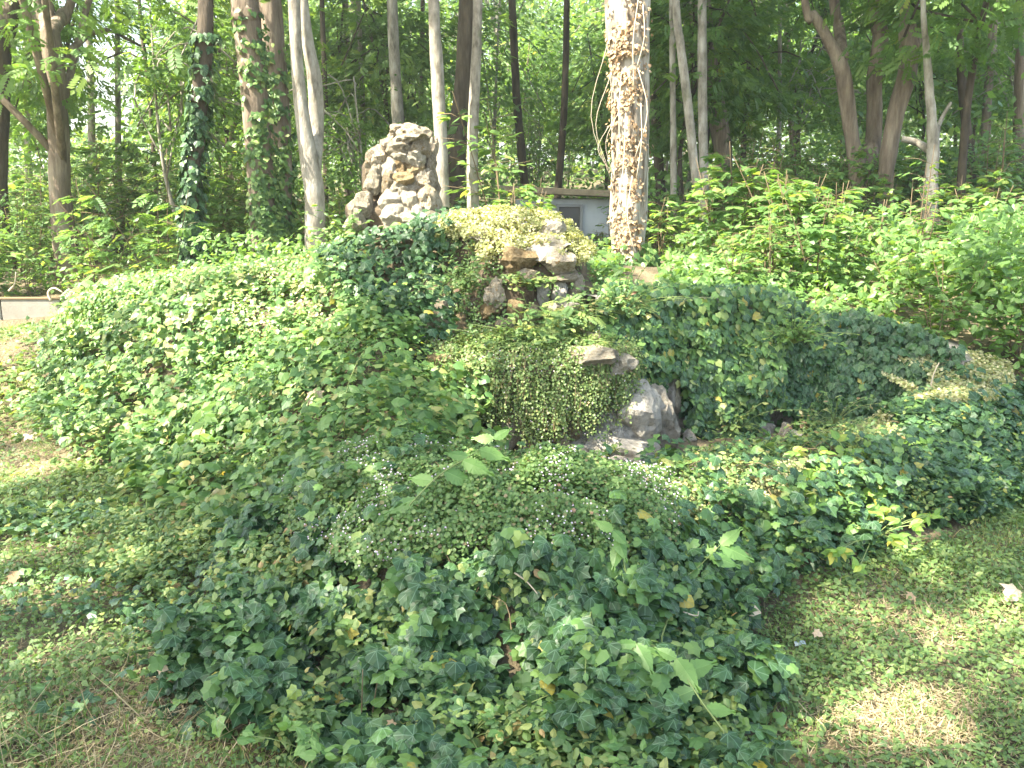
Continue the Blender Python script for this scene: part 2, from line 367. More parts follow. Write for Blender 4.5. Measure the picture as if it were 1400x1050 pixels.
# ------------------------------------------------------------------ terrain
def ybase(x, y):
    zl = np.interp(y, [-50, 5.0, 9.0, 9.25, 12, 20, 40, 200], [0, 0, .15, .45, .85, 1.35, 2.3, 8])
    zc = np.interp(y, [-50, 5.0, 6.0, 7.0, 9, 11, 14, 17, 22, 40, 200], [0, 0, .85, 1.0, .95, .70, .35, .45, 1.0, 2.4, 8])
    zr = np.interp(y, [-50, 4.9, 6.2, 7.5, 10, 20, 40, 200], [0, 0, .50, .85, 1.15, 1.6, 2.4, 8])
    wl = 1 - smooth(-3.6, -2.2, x); wr = smooth(2.2, 3.4, x)
    return zl * wl + zr * wr + zc * (1 - wl - wr)
CPT = []
def cp(px, py, Y=None, z=None):
    CPT.append(atz(px, py, z) if Y is None else at(px, py, Y) - np.array([0, 0, .075 if Y < 5.2 else .11]))
for a in [(95, 425, 7.9), (130, 395, 7.3), (180, 382, 7.0), (300, 372, 6.8), (390, 366, 6.6), (450, 345, 6.5), (500, 312, 6.4), (560, 302, 6.35), (620, 296, 6.25), (660, 312, 6.15),
          (110, 470, 7.0), (150, 480, 6.3), (230, 450, 6.2), (300, 450, 5.9), (420, 430, 5.8), (500, 380, 5.95), (560, 370, 6.0), (610, 380, 6.05),
          (130, 560, 5.9), (220, 560, 5.3), (330, 550, 4.9), (450, 520, 4.75), (520, 480, 5.0), (560, 470, 5.35), (575, 520, 5.0),
          (260, 640, 4.75), (350, 640, 4.2), (450, 600, 4.05), (540, 590, 4.1), (600, 610, 4.05), (660, 640, 3.75),
          (470, 665, 3.45), (560, 655, 3.35), (650, 648, 3.3), (760, 645, 3.35), (850, 650, 3.45), (920, 665, 3.5),
          (420, 740, 3.3), (520, 720, 3.05), (640, 720, 2.95), (760, 720, 2.95), (880, 730, 3.1), (960, 740, 3.35),
          (420, 850, 2.95), (600, 850, 2.72), (760, 850, 2.70), (900, 850, 2.85), (960, 850, 3.0),
          (980, 635, 3.85), (1060, 628, 4.1), (1130, 622, 4.3), (1190, 605, 4.5), (1230, 586, 4.75), (1285, 554, 4.95), (1340, 566, 4.95), (1385, 600, 4.9), (1420, 645, 4.85),
          (1020, 700, 3.65), (1110, 690, 3.9), (1200, 670, 4.25), (1300, 640, 4.55), (1370, 650, 4.7)]:
    cp(*a)
for a in [(20, 560), (70, 600), (110, 640), (190, 690), (270, 760), (320, 840), (330, 960), (500, 1000), (650, 1010), (850, 1000), (1000, 920), (1040, 830), (1130, 790), (1220, 765), (1310, 735), (1390, 695),
          (100, 800), (150, 950), (0, 700), (1200, 900), (1350, 800), (1150, 1000)]:
    cp(*a, z=.03)
CPT += [np.array(p, float) for p in [
    (-.3, 4.5, .12), (.2, 4.3, .10), (.8, 4.5, .10), (1.3, 4.8, .10), (1.9, 5.1, .12), (.1, 4.8, .1), (.9, 5.2, .1), (1.6, 5.4, .1), (2.3, 5.35, .15), (.6, 3.95, .12), (1.2, 4.3, .12), (1.8, 4.8, .12), (-.2, 4.0, .2),
    (.0, 5.6, .3), (.5, 5.6, .3), (1.2, 5.85, .75), (1.8, 6.0, .80), (2.4, 5.95, .62), (2.8, 5.8, .55),
    (.5, 6.1, .95), (.2, 6.5, 1.15), (1.0, 6.5, .95), (1.8, 6.6, .95), (-.4, 7.0, 1.2), (-1.5, 7.3, 1.15), (-2.5, 7.6, .85),
    (3.3, 5.4, .25), (3.4, 4.8, .08), (3.1, 5.9, .5), (3.6, 4.3, .0)]]
CPT = np.array(CPT)
c0 = .08
def _phi(r2): return np.sqrt(r2 + c0 * c0)
_res = CPT[:, 2] - ybase(CPT[:, 0], CPT[:, 1])
_K = lambda r2: np.exp(-(np.sqrt(r2 + .0225) - .15) / 1.3)      # cone-like: holds each point without overshooting between them
_A = _K(((CPT[:, None, :2] - CPT[None, :, :2]) ** 2).sum(-1)) + np.eye(len(CPT)) * .015
_W = np.linalg.solve(_A, _res)
def H(x, y, rough=True):
    x = np.asarray(x, float); y = np.asarray(y, float); sh = np.broadcast(x, y).shape
    x = np.broadcast_to(x, sh).ravel(); y = np.broadcast_to(y, sh).ravel()
    z = ybase(x, y)
    near = (np.abs(x) < 9) & (y > 0) & (y < 11)
    if near.any():
        xn, yn = x[near], y[near]; acc = np.zeros(len(xn))
        for i in range(0, len(xn), 20000):
            r2 = (xn[i:i+20000, None] - CPT[None, :, 0]) ** 2 + (yn[i:i+20000, None] - CPT[None, :, 1]) ** 2
            acc[i:i+20000] = _K(r2) @ _W
        z = z.copy(); z[near] += acc
    yw = np.interp(x, [.3, .75, 1.0, 1.35, 1.8, 2.15, 2.45, 2.65], [5.2, 5.45, 5.62, 5.72, 5.80, 5.80, 5.68, 5.45])
    m_ = (x > .55) & (x < 2.62) & (y > np.interp(x, [.55, 1.5, 2.0, 2.3, 2.62], [4.70, 4.95, 5.18, 5.34, 5.42])) & (y < yw + .08)
    z = np.where(m_, np.minimum(z, .06 + .10 * smooth(.75, .55, x) * 0), z)
    if rough:
        z = z + (fbm(x * 2.2, y * 2.2, 0, 3) - .5) * .06 + (fbm(x * .35, y * .35, 0, 9) - .5) * .35 * smooth(9, 20, y)
    return z.reshape(sh)
def Hn(x, y, e=.04):
    gx = (H(x + e, y) - H(x - e, y)) / (2 * e); gy = (H(x, y + e) - H(x, y - e)) / (2 * e)
    return unit(np.stack([-gx, -gy, np.ones_like(gx)], -1))

def axis(*segs):
    out = []
    for a, b, s in segs: out.append(np.arange(a, b, s))
    return np.concatenate(out + [[segs[-1][1]]])
gx = axis((-400, -60, 34), (-60, -12, 3), (-12, -4.5, .4), (-4.5, 4.5, .05), (4.5, 12, .4), (12, 60, 3), (60, 400, 34))
gy = axis((-60, -4, 4), (-4, 1.2, .4), (1.2, 8.5, .05), (8.5, 14, .25), (14, 60, 2), (60, 600, 30))
GX, GY = np.meshgrid(gx, gy, indexing='ij'); GZ = H(GX, GY)
ii = np.arange(GX.size).reshape(GX.shape)
TF = np.stack([ii[:-1, :-1], ii[1:, :-1], ii[1:, 1:], ii[:-1, 1:]], -1).reshape(-1, 4)
m, nt, out = newmat("soil")
tc = N_(nt, "ShaderNodeTexCoord"); nz = N_(nt, "ShaderNodeTexNoise"); nz.inputs["Scale"].default_value = 1.6; nz.inputs["Detail"].default_value = 10; nz.inputs["Roughness"].default_value = .7
nt.links.new(tc.outputs["Object"], nz.inputs["Vector"])
r = ramp(nt, [(.3, (.045, .035, .02)), (.48, (.10, .08, .045)), (.6, (.16, .125, .07)), (.75, (.26, .21, .12))], nz.outputs[0])
bs = N_(nt, "ShaderNodeBsdfPrincipled"); bs.inputs["Roughness"].default_value = .95; nt.links.new(r.outputs[0], bs.inputs["Base Color"])
b = N_(nt, "ShaderNodeTexNoise"); b.inputs["Scale"].default_value = 45; b.inputs["Detail"].default_value = 8; nt.links.new(tc.outputs["Object"], b.inputs["Vector"])
bp = N_(nt, "ShaderNodeBump"); bp.inputs["Strength"].default_value = .8; bp.inputs["Distance"].default_value = .03
nt.links.new(b.outputs[0], bp.inputs["Height"]); nt.links.new(bp.outputs[0], bs.inputs["Normal"]); nt.links.new(bs.outputs[0], out.inputs[0])
M['soil'] = m
ground = link("ground", mesh_np("ground", np.stack([GX, GY, GZ], -1).reshape(-1, 3), TF, smooth_shade=True), M['soil'], kind="structure")
ground["label"] = "bare brown woodland soil under the plants"

# ------------------------------------------------------------------ stones
def stone_mesh(name, seed, sub=3, flat=.8, rough=.22, pits=.0):
    import bmesh
    bm = bmesh.new(); bmesh.ops.create_icosphere(bm, subdivisions=sub, radius=1)
    co = np.array([v.co[:] for v in bm.verts]); F = np.array([[v.index for v in f.verts] for f in bm.faces]); bm.free()
    r = np.random.default_rng(seed)
    d = unit(r.normal(size=(9, 3))); off = r.uniform(.52, .92, 9)
    s = np.ones(len(co))
    for k in range(9):                       # planar facets, then weathering
        c = co @ d[k]; lim = np.where(c > .05, off[k] / np.maximum(c, .05), 9); s = np.minimum(s, lim)
    s = s * (1 + rough * (fbm(co[:, 0] * 1.7 + 9, co[:, 1] * 1.7 + 9, co[:, 2] * 1.7 + 9, seed) - .5) * 2)
    if pits:
        p = fbm(co[:, 0] * 4.5 + 9, co[:, 1] * 4.5 + 9, co[:, 2] * 4.5 + 9, seed + 5, 2)
        s = s * (1 - pits * smooth(.55, .72, p)) 
        s = s * (1 + pits * .5 * (fbm(co[:, 0] * 9, co[:, 1] * 9, co[:, 2] * 9, seed + 8, 2) - .5))
    V = co * s[:, None] * np.array([1, .85, flat])
    me = mesh_np(name, V, F, smooth_shade=False)
    return me
STONES = [stone_mesh("stone", 40 + k, 3, .85, .34, .24) for k in range(8)]
def stone(parent, loc, size, mat, rot=None, name="stone", src=None, props=None):
    src = src or random.choice(STONES)
    key = (src.name, mat.name)
    me = _stone_cache.get(key)
    if me is None:
        me = src.copy(); me.materials.clear(); me.materials.append(mat); _stone_cache[key] = me
    o = bpy.data.objects.new(name, me); COL.objects.link(o); o.parent = parent
    p = np.array(loc) - np.array(parent.location) if parent is not None else np.array(loc)
    o.location = p.tolist()
    o.scale = size if hasattr(size, '__len__') else (size,) * 3
    o.rotation_euler = rot or (random.uniform(-.3, .3), random.uniform(-.3, .3), random.uniform(0, 6.28))
    return o
_stone_cache = {}
SURF = []      # stone surfaces that plants can root on
def lump(c, r, seed, sub=4, rough=.22):
    import bmesh
    bm = bmesh.new(); bmesh.ops.create_icosphere(bm, subdivisions=sub, radius=1)
    co = np.array([v.co[:] for v in bm.verts]); F = np.array([[v.index for v in f.verts] for f in bm.faces]); bm.free()
    s = 1 + rough * 2 * (fbm(co[:, 0] * 2 + 9, co[:, 1] * 2 + 9, co[:, 2] * 2 + 9, seed, 4) - .5)
    p = np.sign(co) * np.abs(co) ** .75
    return p * s[:, None] * np.array(r) + np.array(c), F
def sample_mesh(V, F, n, wfun=None):
    a, b, c = V[F[:, 0]], V[F[:, 1]], V[F[:, 2]]
    nn = np.cross(b - a, c - a); ar = np.linalg.norm(nn, axis=1); nn = nn / np.maximum(ar, 1e-9)[:, None]
    w = ar * (wfun((a + b + c) / 3, nn) if wfun else 1); w = w / w.sum()
    i = rng.choice(len(F), n, p=w); u, v = rng.random(n), rng.random(n); q = u + v > 1; u[q], v[q] = 1 - u[q], 1 - v[q]
    return a[i] + (b[i] - a[i]) * u[:, None] + (c[i] - a[i]) * v[:, None], nn[i]

# the grotto: core and tiers of rock
grotto = thing("rock_grotto", "tiered ruined grotto of pitted ochre and grey rocks at the back of the basin", "grotto", (0.1, 5.4, 0.05))
core_l = [lump((.13, 5.50, .25), (.60, .36, .50), 1), lump((.12, 5.42, .60), (.62, .40, .14), 2), lump((.10, 5.98, .75), (.50, .36, .50), 3),
          lump((-.10, 6.15, 1.16), (.50, .28, .25), 4), lump((-.45, 6.0, .55), (.36, .34, .52), 5), lump((.42, 5.98, .62), (.32, .30, .42), 6)]
coreV, coreF = tjoin(core_l)
link("mortar_core", mesh_np("mortar_core", rel(grotto, coreV), coreF, smooth_shade=True), M['mortar'], grotto, kind="stuff")
random.seed(5)
from mathutils.bvhtree import BVHTree
def near_ground():
    a, b = (gx > -1.5) & (gx < 3), (gy > 4) & (gy < 8)
    X_, Y_ = np.meshgrid(gx[a], gy[b], indexing='ij'); v = np.stack([X_, Y_, GZ[np.ix_(a, b)]], -1).reshape(-1, 3)
    i_ = np.arange(X_.size).reshape(X_.shape); q = np.stack([i_[:-1, :-1], i_[1:, :-1], i_[1:, 1:], i_[:-1, 1:]], -1).reshape(-1, 4)
    return v, np.concatenate([q[:, :3], q[:, [0, 2, 3]]])
def bvh(V, F): return BVHTree.FromPolygons([tuple(v) for v in V.tolist()], [tuple(f) for f in F.tolist()])
ROCKBASE = bvh(*tjoin([(coreV, coreF), near_ground()]))
def st(px, py, Y, w, h, d=None, mat='tufa', tilt=.15, parent=None, yaw=None, base=None):
    """a rock w x h pixels across, bedded in the face of the core at that place"""
    p = at(px, py, Y); o_ = Vector((0, 0, CAM_Z)); dr = (Vector(p) - o_).normalized()
    hit = (base or ROCKBASE).ray_cast(o_, dr)
    if hit[0] is not None and abs(hit[0].y - Y) < .5: p = np.array(hit[0] - dr * (w * Y / FPX * .22)); Y = p[1]
    k = Y / FPX
    return stone(parent or grotto, p, (w * k * .54, (d or w * k) * .56 if d else w * k * .5, h * k * .86), M[mat],
                 (random.uniform(-tilt, tilt), random.uniform(-tilt, tilt), random.uniform(-.5, .5) if yaw is None else yaw))
# overhanging rocks of the upper tier
for a in [(708, 356, 5.62, 62, 36, None, 'tufa_ochre'), (765, 358, 5.66, 62, 30, None, 'tufa'), (738, 342, 5.8, 80, 26, None, 'tufa_pale'), (775, 336, 5.85, 40, 28, None, 'tufa_pale'), (752, 318, 6.0, 50, 26, None, 'tufa_pale'),
          (722, 376, 5.66, 34, 16, None, 'tufa'), (770, 378, 5.68, 40, 14, None, 'tufa_pale'), (690, 330, 5.9, 50, 24, None, 'tufa'), (655, 320, 6.05, 50, 22, None, 'tufa_pale'), (700, 306, 6.1, 50, 20, None, 'tufa_pale'),
          (765, 400, 5.68, 26, 30, None, 'limestone'), (742, 404, 5.66, 22, 34, None, 'limestone'), (785, 396, 5.74, 28, 36, None, 'tufa'), (780, 424, 5.68, 34, 22, None, 'limestone'), (720, 402, 5.72, 30, 26, None, 'mortar'),
          (755, 428, 5.66, 26, 20, None, 'tufa_pale'), (705, 424, 5.62, 32, 28, None, 'tufa_ochre'), (730, 432, 5.62, 26, 20, None, 'tufa'), (795, 446, 5.6, 34, 24, None, 'tufa_pale'), (690, 446, 5.6, 34, 22, None, 'tufa'),
          (675, 400, 5.75, 40, 30, None, 'tufa'), (668, 425, 5.7, 34, 24, None, 'tufa_ochre'), (600, 432, 5.62, 46, 34, None, 'tufa'), (585, 455, 5.55, 36, 26, None, 'tufa'), (625, 445, 5.6, 38, 26, None, 'tufa_ochre'),
          (640, 460, 5.5, 40, 22, None, 'tufa'), (665, 455, 5.52, 34, 20, None, 'tufa_pale'), (810, 465, 5.5, 36, 22, None, 'tufa'),
          # ledge and its lip
          (815, 487, 5.25, 70, 22, None, 'tufa_pale'), (848, 500, 5.2, 50, 26, None, 'tufa_pale'), (790, 484, 5.3, 44, 20, None, 'tufa'), (610, 492, 5.1, 52, 22, None, 'tufa_ochre'),
          # under the ledge
          (640, 585, 5.12, 44, 50, None, 'mortar'), (700, 580, 5.12, 44, 60, None, 'tufa'), (745, 585, 5.12, 36, 56, None, 'mortar'), (785, 580, 5.10, 40, 60, None, 'tufa'), (668, 602, 5.05, 40, 24, None, 'tufa'), (765, 604, 5.05, 40, 22, None, 'tufa'),
          (805, 555, 5.12, 36, 44, None, 'limestone'), (812, 615, 4.98, 30, 24, None, 'tufa_pale'), (833, 605, 5.02, 26, 34, None, 'limestone'), (800, 600, 5.02, 26, 28, None, 'limestone'), (722, 610, 5.0, 30, 20, None, 'limestone'),
          # grey buttress
          (850, 545, 5.12, 62, 56, .3, 'limestone'), (838, 578, 5.06, 54, 40, .25, 'limestone'), (878, 580, 5.08, 56, 56, .3, 'limestone'), (870, 606, 5.02, 80, 34, .3, 'limestone'), (905, 560, 5.28, 40, 70, .3, 'limestone'),
          (900, 600, 5.1, 40, 34, .3, 'tufa_pale'), (850, 620, 4.96, 44, 16, None, 'limestone'), (880, 628, 4.9, 30, 10, None, 'tufa_pale'), (915, 532, 5.35, 30, 50, .3, 'tufa_pale')]:
    st(a[0], a[1], a[2], a[3], a[4], a[5], a[6])

for (bx_, by_, bz_, rx_, ry_, rz_, sd_) in [(.66, 5.28, .20, .24, .20, .30, 61), (.85, 5.36, .16, .19, .17, .26, 62), (.70, 5.14, .06, .30, .14, .14, 63), (.76, 5.22, .30, .17, .14, .20, 64)]:
    q_ = stone_mesh("boulder", sd_, 4, 1.0, .30, .10); q_.materials.append(M['limestone']); o_ = link("boulder", q_, None, grotto); o_.location = (bx_ - grotto.location[0], by_ - grotto.location[1], bz_ - grotto.location[2]); o_.scale = (rx_ * 1.1, ry_ * 1.3, rz_ * 1.1); o_.rotation_euler = (.1, .25, sd_)
# the cairn
cairn = thing("rock_cairn", "pale stepped cairn of rough mortared stones on top of the ivy bank", "rock cairn", at(545, 318, 6.75))
cv, cf = tjoin([lump(at(545, 300, 6.8), (.32, .24, .16), 21), lump(at(550, 255, 6.8), (.21, .18, .18), 22), lump(at(558, 212, 6.8), (.125, .12, .18), 23), lump(at(520, 248, 6.8), (.13, .15, .19), 24), lump(at(505, 298, 6.75), (.17, .17, .14), 25)])
link("mortar_core", mesh_np("mortar_core", rel(cairn, cv), cf, smooth_shade=True), M['mortar'], cairn, kind="stuff")
random.seed(9)
CB = bvh(cv, cf)
ROWS = [  # x, y, w, h, material
 (545,178,26,12,'tufa'),(560,186,40,16,'tufa'),(578,188,24,14,'tufa'),(536,192,22,14,'tufa'),(550,202,34,16,'tufa_pale'),(575,204,30,20,'tufa'),(528,206,22,16,'tufa'),(586,212,20,26,'tufa'),
 (545,216,30,16,'tufa_pale'),(566,218,26,16,'tufa_pale'),(520,216,26,18,'tufa'),(508,226,24,22,'tufa'),(582,224,28,16,'tufa'),(548,230,24,16,'tufa_ochre'),(530,232,26,18,'tufa_pale'),(567,232,30,22,'tufa_ochre'),(588,238,20,22,'tufa'),
 (512,244,26,22,'tufa_pale'),(502,250,22,22,'tufa_pale'),(532,250,24,18,'tufa'),(552,246,32,16,'tufa_ochre'),(580,250,28,18,'tufa'),(520,262,30,18,'tufa_pale'),(545,260,26,14,'tufa_pale'),(566,262,24,14,'tufa'),(588,262,24,18,'tufa'),
 (503,268,26,18,'tufa_pale'),(540,275,34,20,'tufa_pale'),(560,278,26,26,'tufa_pale'),(580,276,30,26,'tufa'),(520,282,40,24,'tufa_pale'),(497,284,30,22,'tufa_pale'),(594,286,22,24,'tufa'),
 (540,295,34,24,'tufa_pale'),(512,300,36,24,'tufa_pale'),(488,300,26,22,'tufa_pale'),(566,298,34,22,'tufa_pale'),(590,302,30,20,'tufa_pale'),(500,312,40,16,'tufa_pale'),(532,314,36,18,'tufa_pale'),(480,308,18,16,'tufa_pale')]
for k_, (x, y, w, h, mm) in enumerate(ROWS):
    if k_ % 4 == 2 and y > 235: continue
    hw = 62 * smooth(165, 300, y) + 6
    off = (x - 548) / max(hw, 20)
    Y = 6.60 + .16 * abs(off) ** 2 - .0
    Y = 6.50 + .0014 * (300 - y) + .16 * off * off
    st(x, y, Y, w * 1.18, h * 1.4, None, mm, .35, cairn, base=CB)

# ------------------------------------------------------------------ ivy masses on the banks
POLY = {
 'ground_left': [(-300, 400), (85, 436), (60, 500), (25, 560), (80, 620), (150, 665), (230, 700), (300, 745), (330, 800), (290, 860), (220, 900), (200, 960), (300, 1010), (420, 1020), (520, 1300), (-400, 1300)],
 'ground_right': [(1900, 640), (1400, 695), (1300, 735), (1220, 762), (1130, 790), (1060, 812), (1020, 850), (1030, 900), (1050, 960), (1040, 1040), (1020, 1300), (1900, 1300)],
}
ELL = [(770, 705, 190, 80, 1.0), (560, 710, 150, 85, .95), (700, 650, 260, 24, .95), (1010, 665, 120, 45, .8), (1170, 600, 120, 22, .85), (1235, 582, 60, 30, 1.0), (1300, 552, 70, 26, 1.0)]
def toadw(px, py):
    w = np.zeros(px.shape)
    for cx, cy, a, b, k in ELL:
        d = ((px - cx) / a) ** 2 + ((py - cy) / b) ** 2
        w = np.maximum(w, k * (1 - smooth(.55, 1.15, d)))
    return w
def in_view(P, mx=180, my=160):
    px, py, d = proj(P); return (px > -mx) & (px < 1400 + mx) & (py > -my) & (py < 1050 + my)

def ivy_cloud(n_per_m2, x0, x1, y0, y1, keep, size=(.045, .085), thick=.10, seed=1):
    A = (x1 - x0) * (y1 - y0); n = int(n_per_m2 * A * 1.6)
    x = rng.uniform(x0, x1, n); y = rng.uniform(y0, y1, n); z = H(x, y); P = np.stack([x, y, z], -1)
    px, py, d = proj(P)
    k = in_view(P) & keep(P, px, py); P = P[k]; px = px[k]; py = py[k]
    N0 = Hn(P[:, 0], P[:, 1]); k = rng.random(len(P)) < np.clip(1 / np.maximum(N0[:, 2], .35) / 1.6, 0, 1)
    P, N0, px, py = P[k], N0[k], px[k], py[k]
    n = len(P); cl = fbm(P[:, 0] * 5, P[:, 1] * 5, P[:, 2] * 5, seed, 2)
    lay = rng.random(n) ** .7
    hole = rng.random(n) < smooth(.34, .50, cl) * .75 + .25
    P, N0, px, py, cl, lay = P[hole], N0[hole], px[hole], py[hole], cl[hole], lay[hole]; n = len(P)
    P = P + N0 * (lay * thick * (.15 + 2.1 * smooth(.25, .8, cl)))[:, None] + rng.normal(size=(n, 3)) * .012
    out = N0.copy(); out[:, 2] = 0
    down = np.stack([N0[:, 0], N0[:, 1], -np.linalg.norm(N0[:, :2], axis=1) - .05], -1)
    cam_bias = np.array([0, -.25, .45])
    Nn = N0 * .8 + cam_bias + rng.normal(size=(n, 3)) * .50
    T = unit(down) * .8 + rng.normal(size=(n, 3)) * .5
    S = size[0] + (size[1] * 1.15 - size[0] * .9) * rng.beta(1.4, 2.6, n) - size[0] * .25 * rng.random(n)
    return P, Nn, T, S, lay, px, py
BSX = [-200, 60, 180, 300, 420, 470, 520, 600, 650, 700]; BSY = [440, 425, 374, 366, 352, 322, 312, 287, 285, 290]
def under_sky(P, px0):
    px, py, d = proj(P); return (py > np.interp(px, BSX, BSY) + rng.normal(size=len(P)) * 5) | (px > 720)
def make_ivy(name_label, cat, group, data, n_ind, big, tpl_hi=IVY, tpl_lo=IVY_LO, pale=0.0, tintmax=.88, young=.07, mat='ivy', pmax=1.0):
    P, Nn, T, S, lay, px, py = data
    k_ = under_sky(P, px); P, Nn, T, S, lay, px, py = [q[k_] for q in (P, Nn, T, S, lay, px, py)]; n = len(P)
    if n == 0: return
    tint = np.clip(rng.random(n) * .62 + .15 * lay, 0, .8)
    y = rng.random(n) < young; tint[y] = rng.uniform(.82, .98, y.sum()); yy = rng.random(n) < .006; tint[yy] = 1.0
    root = thing("ivy_plant", name_label, cat, (float(np.mean(P[:, 0])), float(np.mean(P[:, 1])), float(np.min(P[:, 2]))), group)
    d = np.maximum(P[:, 1], 1); score = S / d * (lay > .72) * (np.abs(px - 700) < 720) * (py < 1070) * rng.uniform(.5, 1, n)
    order = np.argsort(-score); ind = order[:n_ind]; rest = np.ones(n, bool); rest[ind] = False
    variants = LEAFV[mat]
    X, Y, Z = frames(Nn[ind], T[ind])
    Pr = rel(root, P[ind])
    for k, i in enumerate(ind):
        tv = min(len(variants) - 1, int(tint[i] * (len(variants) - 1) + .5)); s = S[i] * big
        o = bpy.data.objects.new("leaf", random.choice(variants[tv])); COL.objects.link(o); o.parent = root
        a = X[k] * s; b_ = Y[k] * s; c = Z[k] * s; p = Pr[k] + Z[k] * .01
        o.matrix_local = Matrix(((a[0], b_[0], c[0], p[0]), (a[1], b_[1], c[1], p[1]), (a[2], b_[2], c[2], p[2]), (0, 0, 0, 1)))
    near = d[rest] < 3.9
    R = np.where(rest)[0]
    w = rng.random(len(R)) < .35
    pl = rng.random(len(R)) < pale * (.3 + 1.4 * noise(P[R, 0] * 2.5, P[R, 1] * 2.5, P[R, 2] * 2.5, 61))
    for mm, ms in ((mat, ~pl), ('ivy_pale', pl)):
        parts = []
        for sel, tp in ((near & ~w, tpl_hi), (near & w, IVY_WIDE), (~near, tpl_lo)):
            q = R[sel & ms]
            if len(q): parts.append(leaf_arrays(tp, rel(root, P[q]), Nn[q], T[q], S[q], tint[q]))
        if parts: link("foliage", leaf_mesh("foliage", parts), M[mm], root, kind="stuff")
    # woody runners threading through it
    r = np.random.default_rng(n); tb = []
    front = np.where((lay > .6) & (P[:, 1] < 5))[0] if len(P) else []
    for j in (r.choice(front, min(70, len(front)), replace=False) if len(front) > 10 else []):
        q = P[j].copy(); a = r.random() * 6.28; L = [q.copy()]
        for t in range(9):
            a += r.normal() * .35; q = q + np.array([math.cos(a), math.sin(a) * .8 - .25, 0]) * .055; q[2] = float(H(q[0], q[1])) + .10 + .03 * math.sin(t * 1.3 + j); L.append(q.copy())
        if max(abs(np.diff([l_[2] for l_ in L]))) < .16 and min(l_[2] for l_ in L) > .20: tb.append(tube(catmull(L, 16), .0019, 4))
    if tb:
        v_, f_ = tjoin(tb); link("stems", mesh_np("stems", rel(root, v_), f_), M['runner'], root, kind="stuff")
    return root
LEAFV = {}
for key in ('ivy', 'ivy_pale'):
    LEAFV[key] = []
    for k in range(9):
        vs = []
        for tp in (IVY, IVY_WIDE):
            v, f = tp; L = np.stack([v[:, 0], v[:, 1], np.full(len(v), k / 8)], -1)
            me = mesh_np("ivy_leaf", v, f, L); me.materials.append(M[key]); vs.append(me)
        LEAFV[key].append(vs)

def jit(px, py, a=26):
    return px + (noise(px / 45, py / 30, 0, 91) - .5) * 2 * a + rng.normal(size=px.shape) * 9, py + (noise(px / 45, py / 30, 5, 92) - .5) * 2 * a + rng.normal(size=px.shape) * 6
def not_ground(px, py):
    px, py = jit(px, py); return ~inpoly(px, py, POLY['ground_left']) & ~inpoly(px, py, POLY['ground_right'])
# foreground mound
SEP = lambda P: (P[:, 1] < 3.95)
def keep_fg(P, px, py): return not_ground(px, py) & (P[:, 1] < 3.55 + .0 * px) & (px > 180) & (px < 1075) & (rng.random(len(P)) > toadw(px, py) * .84)
D = ivy_cloud(5200, -2.2, 1.5, 1.7, 3.7, keep_fg, (.032, .070), .13, 1)
make_ivy("broad sprawling dark ivy covering the nearest mound at the basin rim", "ivy", None, D, 300, 1.05, pale=.25)
def keep_left(P, px, py): return not_ground(px, py) & (P[:, 1] >= 3.55) & (px < 660) & (py > 340) & (px < 430 + (py - 350) * .9)
D = ivy_cloud(2700, -5.2, .2, 3.5, 8.3, keep_left, (.032, .066), .16, 2)
make_ivy("sunlit mixed ivy sprawling over the long left-hand slope of the bank", "ivy", None, D, 300, 1.05, young=.2, pale=.6, mat='ivy_pale')
def keep_dark(P, px, py): return not_ground(px, py) & (P[:, 1] >= 3.55) & ((px < 585) | (py < 440) & (px < 640)) & (px >= 430 + (py - 350) * .9) & (py > 250) & (P[:, 1] > 4.6)
D = ivy_cloud(2900, -2.2, .1, 4.6, 7.0, keep_dark, (.038, .064), .22, 3)
make_ivy("dense dark ivy overhanging the left side of the rock grotto, below the cairn", "ivy", None, D, 300, 1.1)
def keep_rim(P, px, py): return not_ground(px, py) & (px >= 880) & (px < 1215) & (P[:, 1] > 2.6) & (P[:, 1] < 4.75) & (P[:, 2] > .05) & (rng.random(len(P)) > toadw(px, py) * .8)
D = ivy_cloud(3400, .3, 2.6, 2.6, 4.8, keep_rim, (.034, .062), .12, 4)
make_ivy("low ivy draped over the middle of the curved basin rim beside the lawn", "ivy", None, D, 280, 1.05, young=.15, pale=.35)
def keep_end(P, px, py): return ~inpoly(px, py, POLY['ground_right']) & (px >= 1215) & (P[:, 1] > 4.0) & (P[:, 1] < 5.5) & (px < 1560) & (rng.random(len(P)) > toadw(px, py) * .9)
D = ivy_cloud(6000, 1.6, 4.0, 3.9, 5.6, keep_end, (.036, .064), .13, 5)
make_ivy("dark ivy hump at the far right end of the curved basin rim", "ivy", None, D, 280, 1.1)

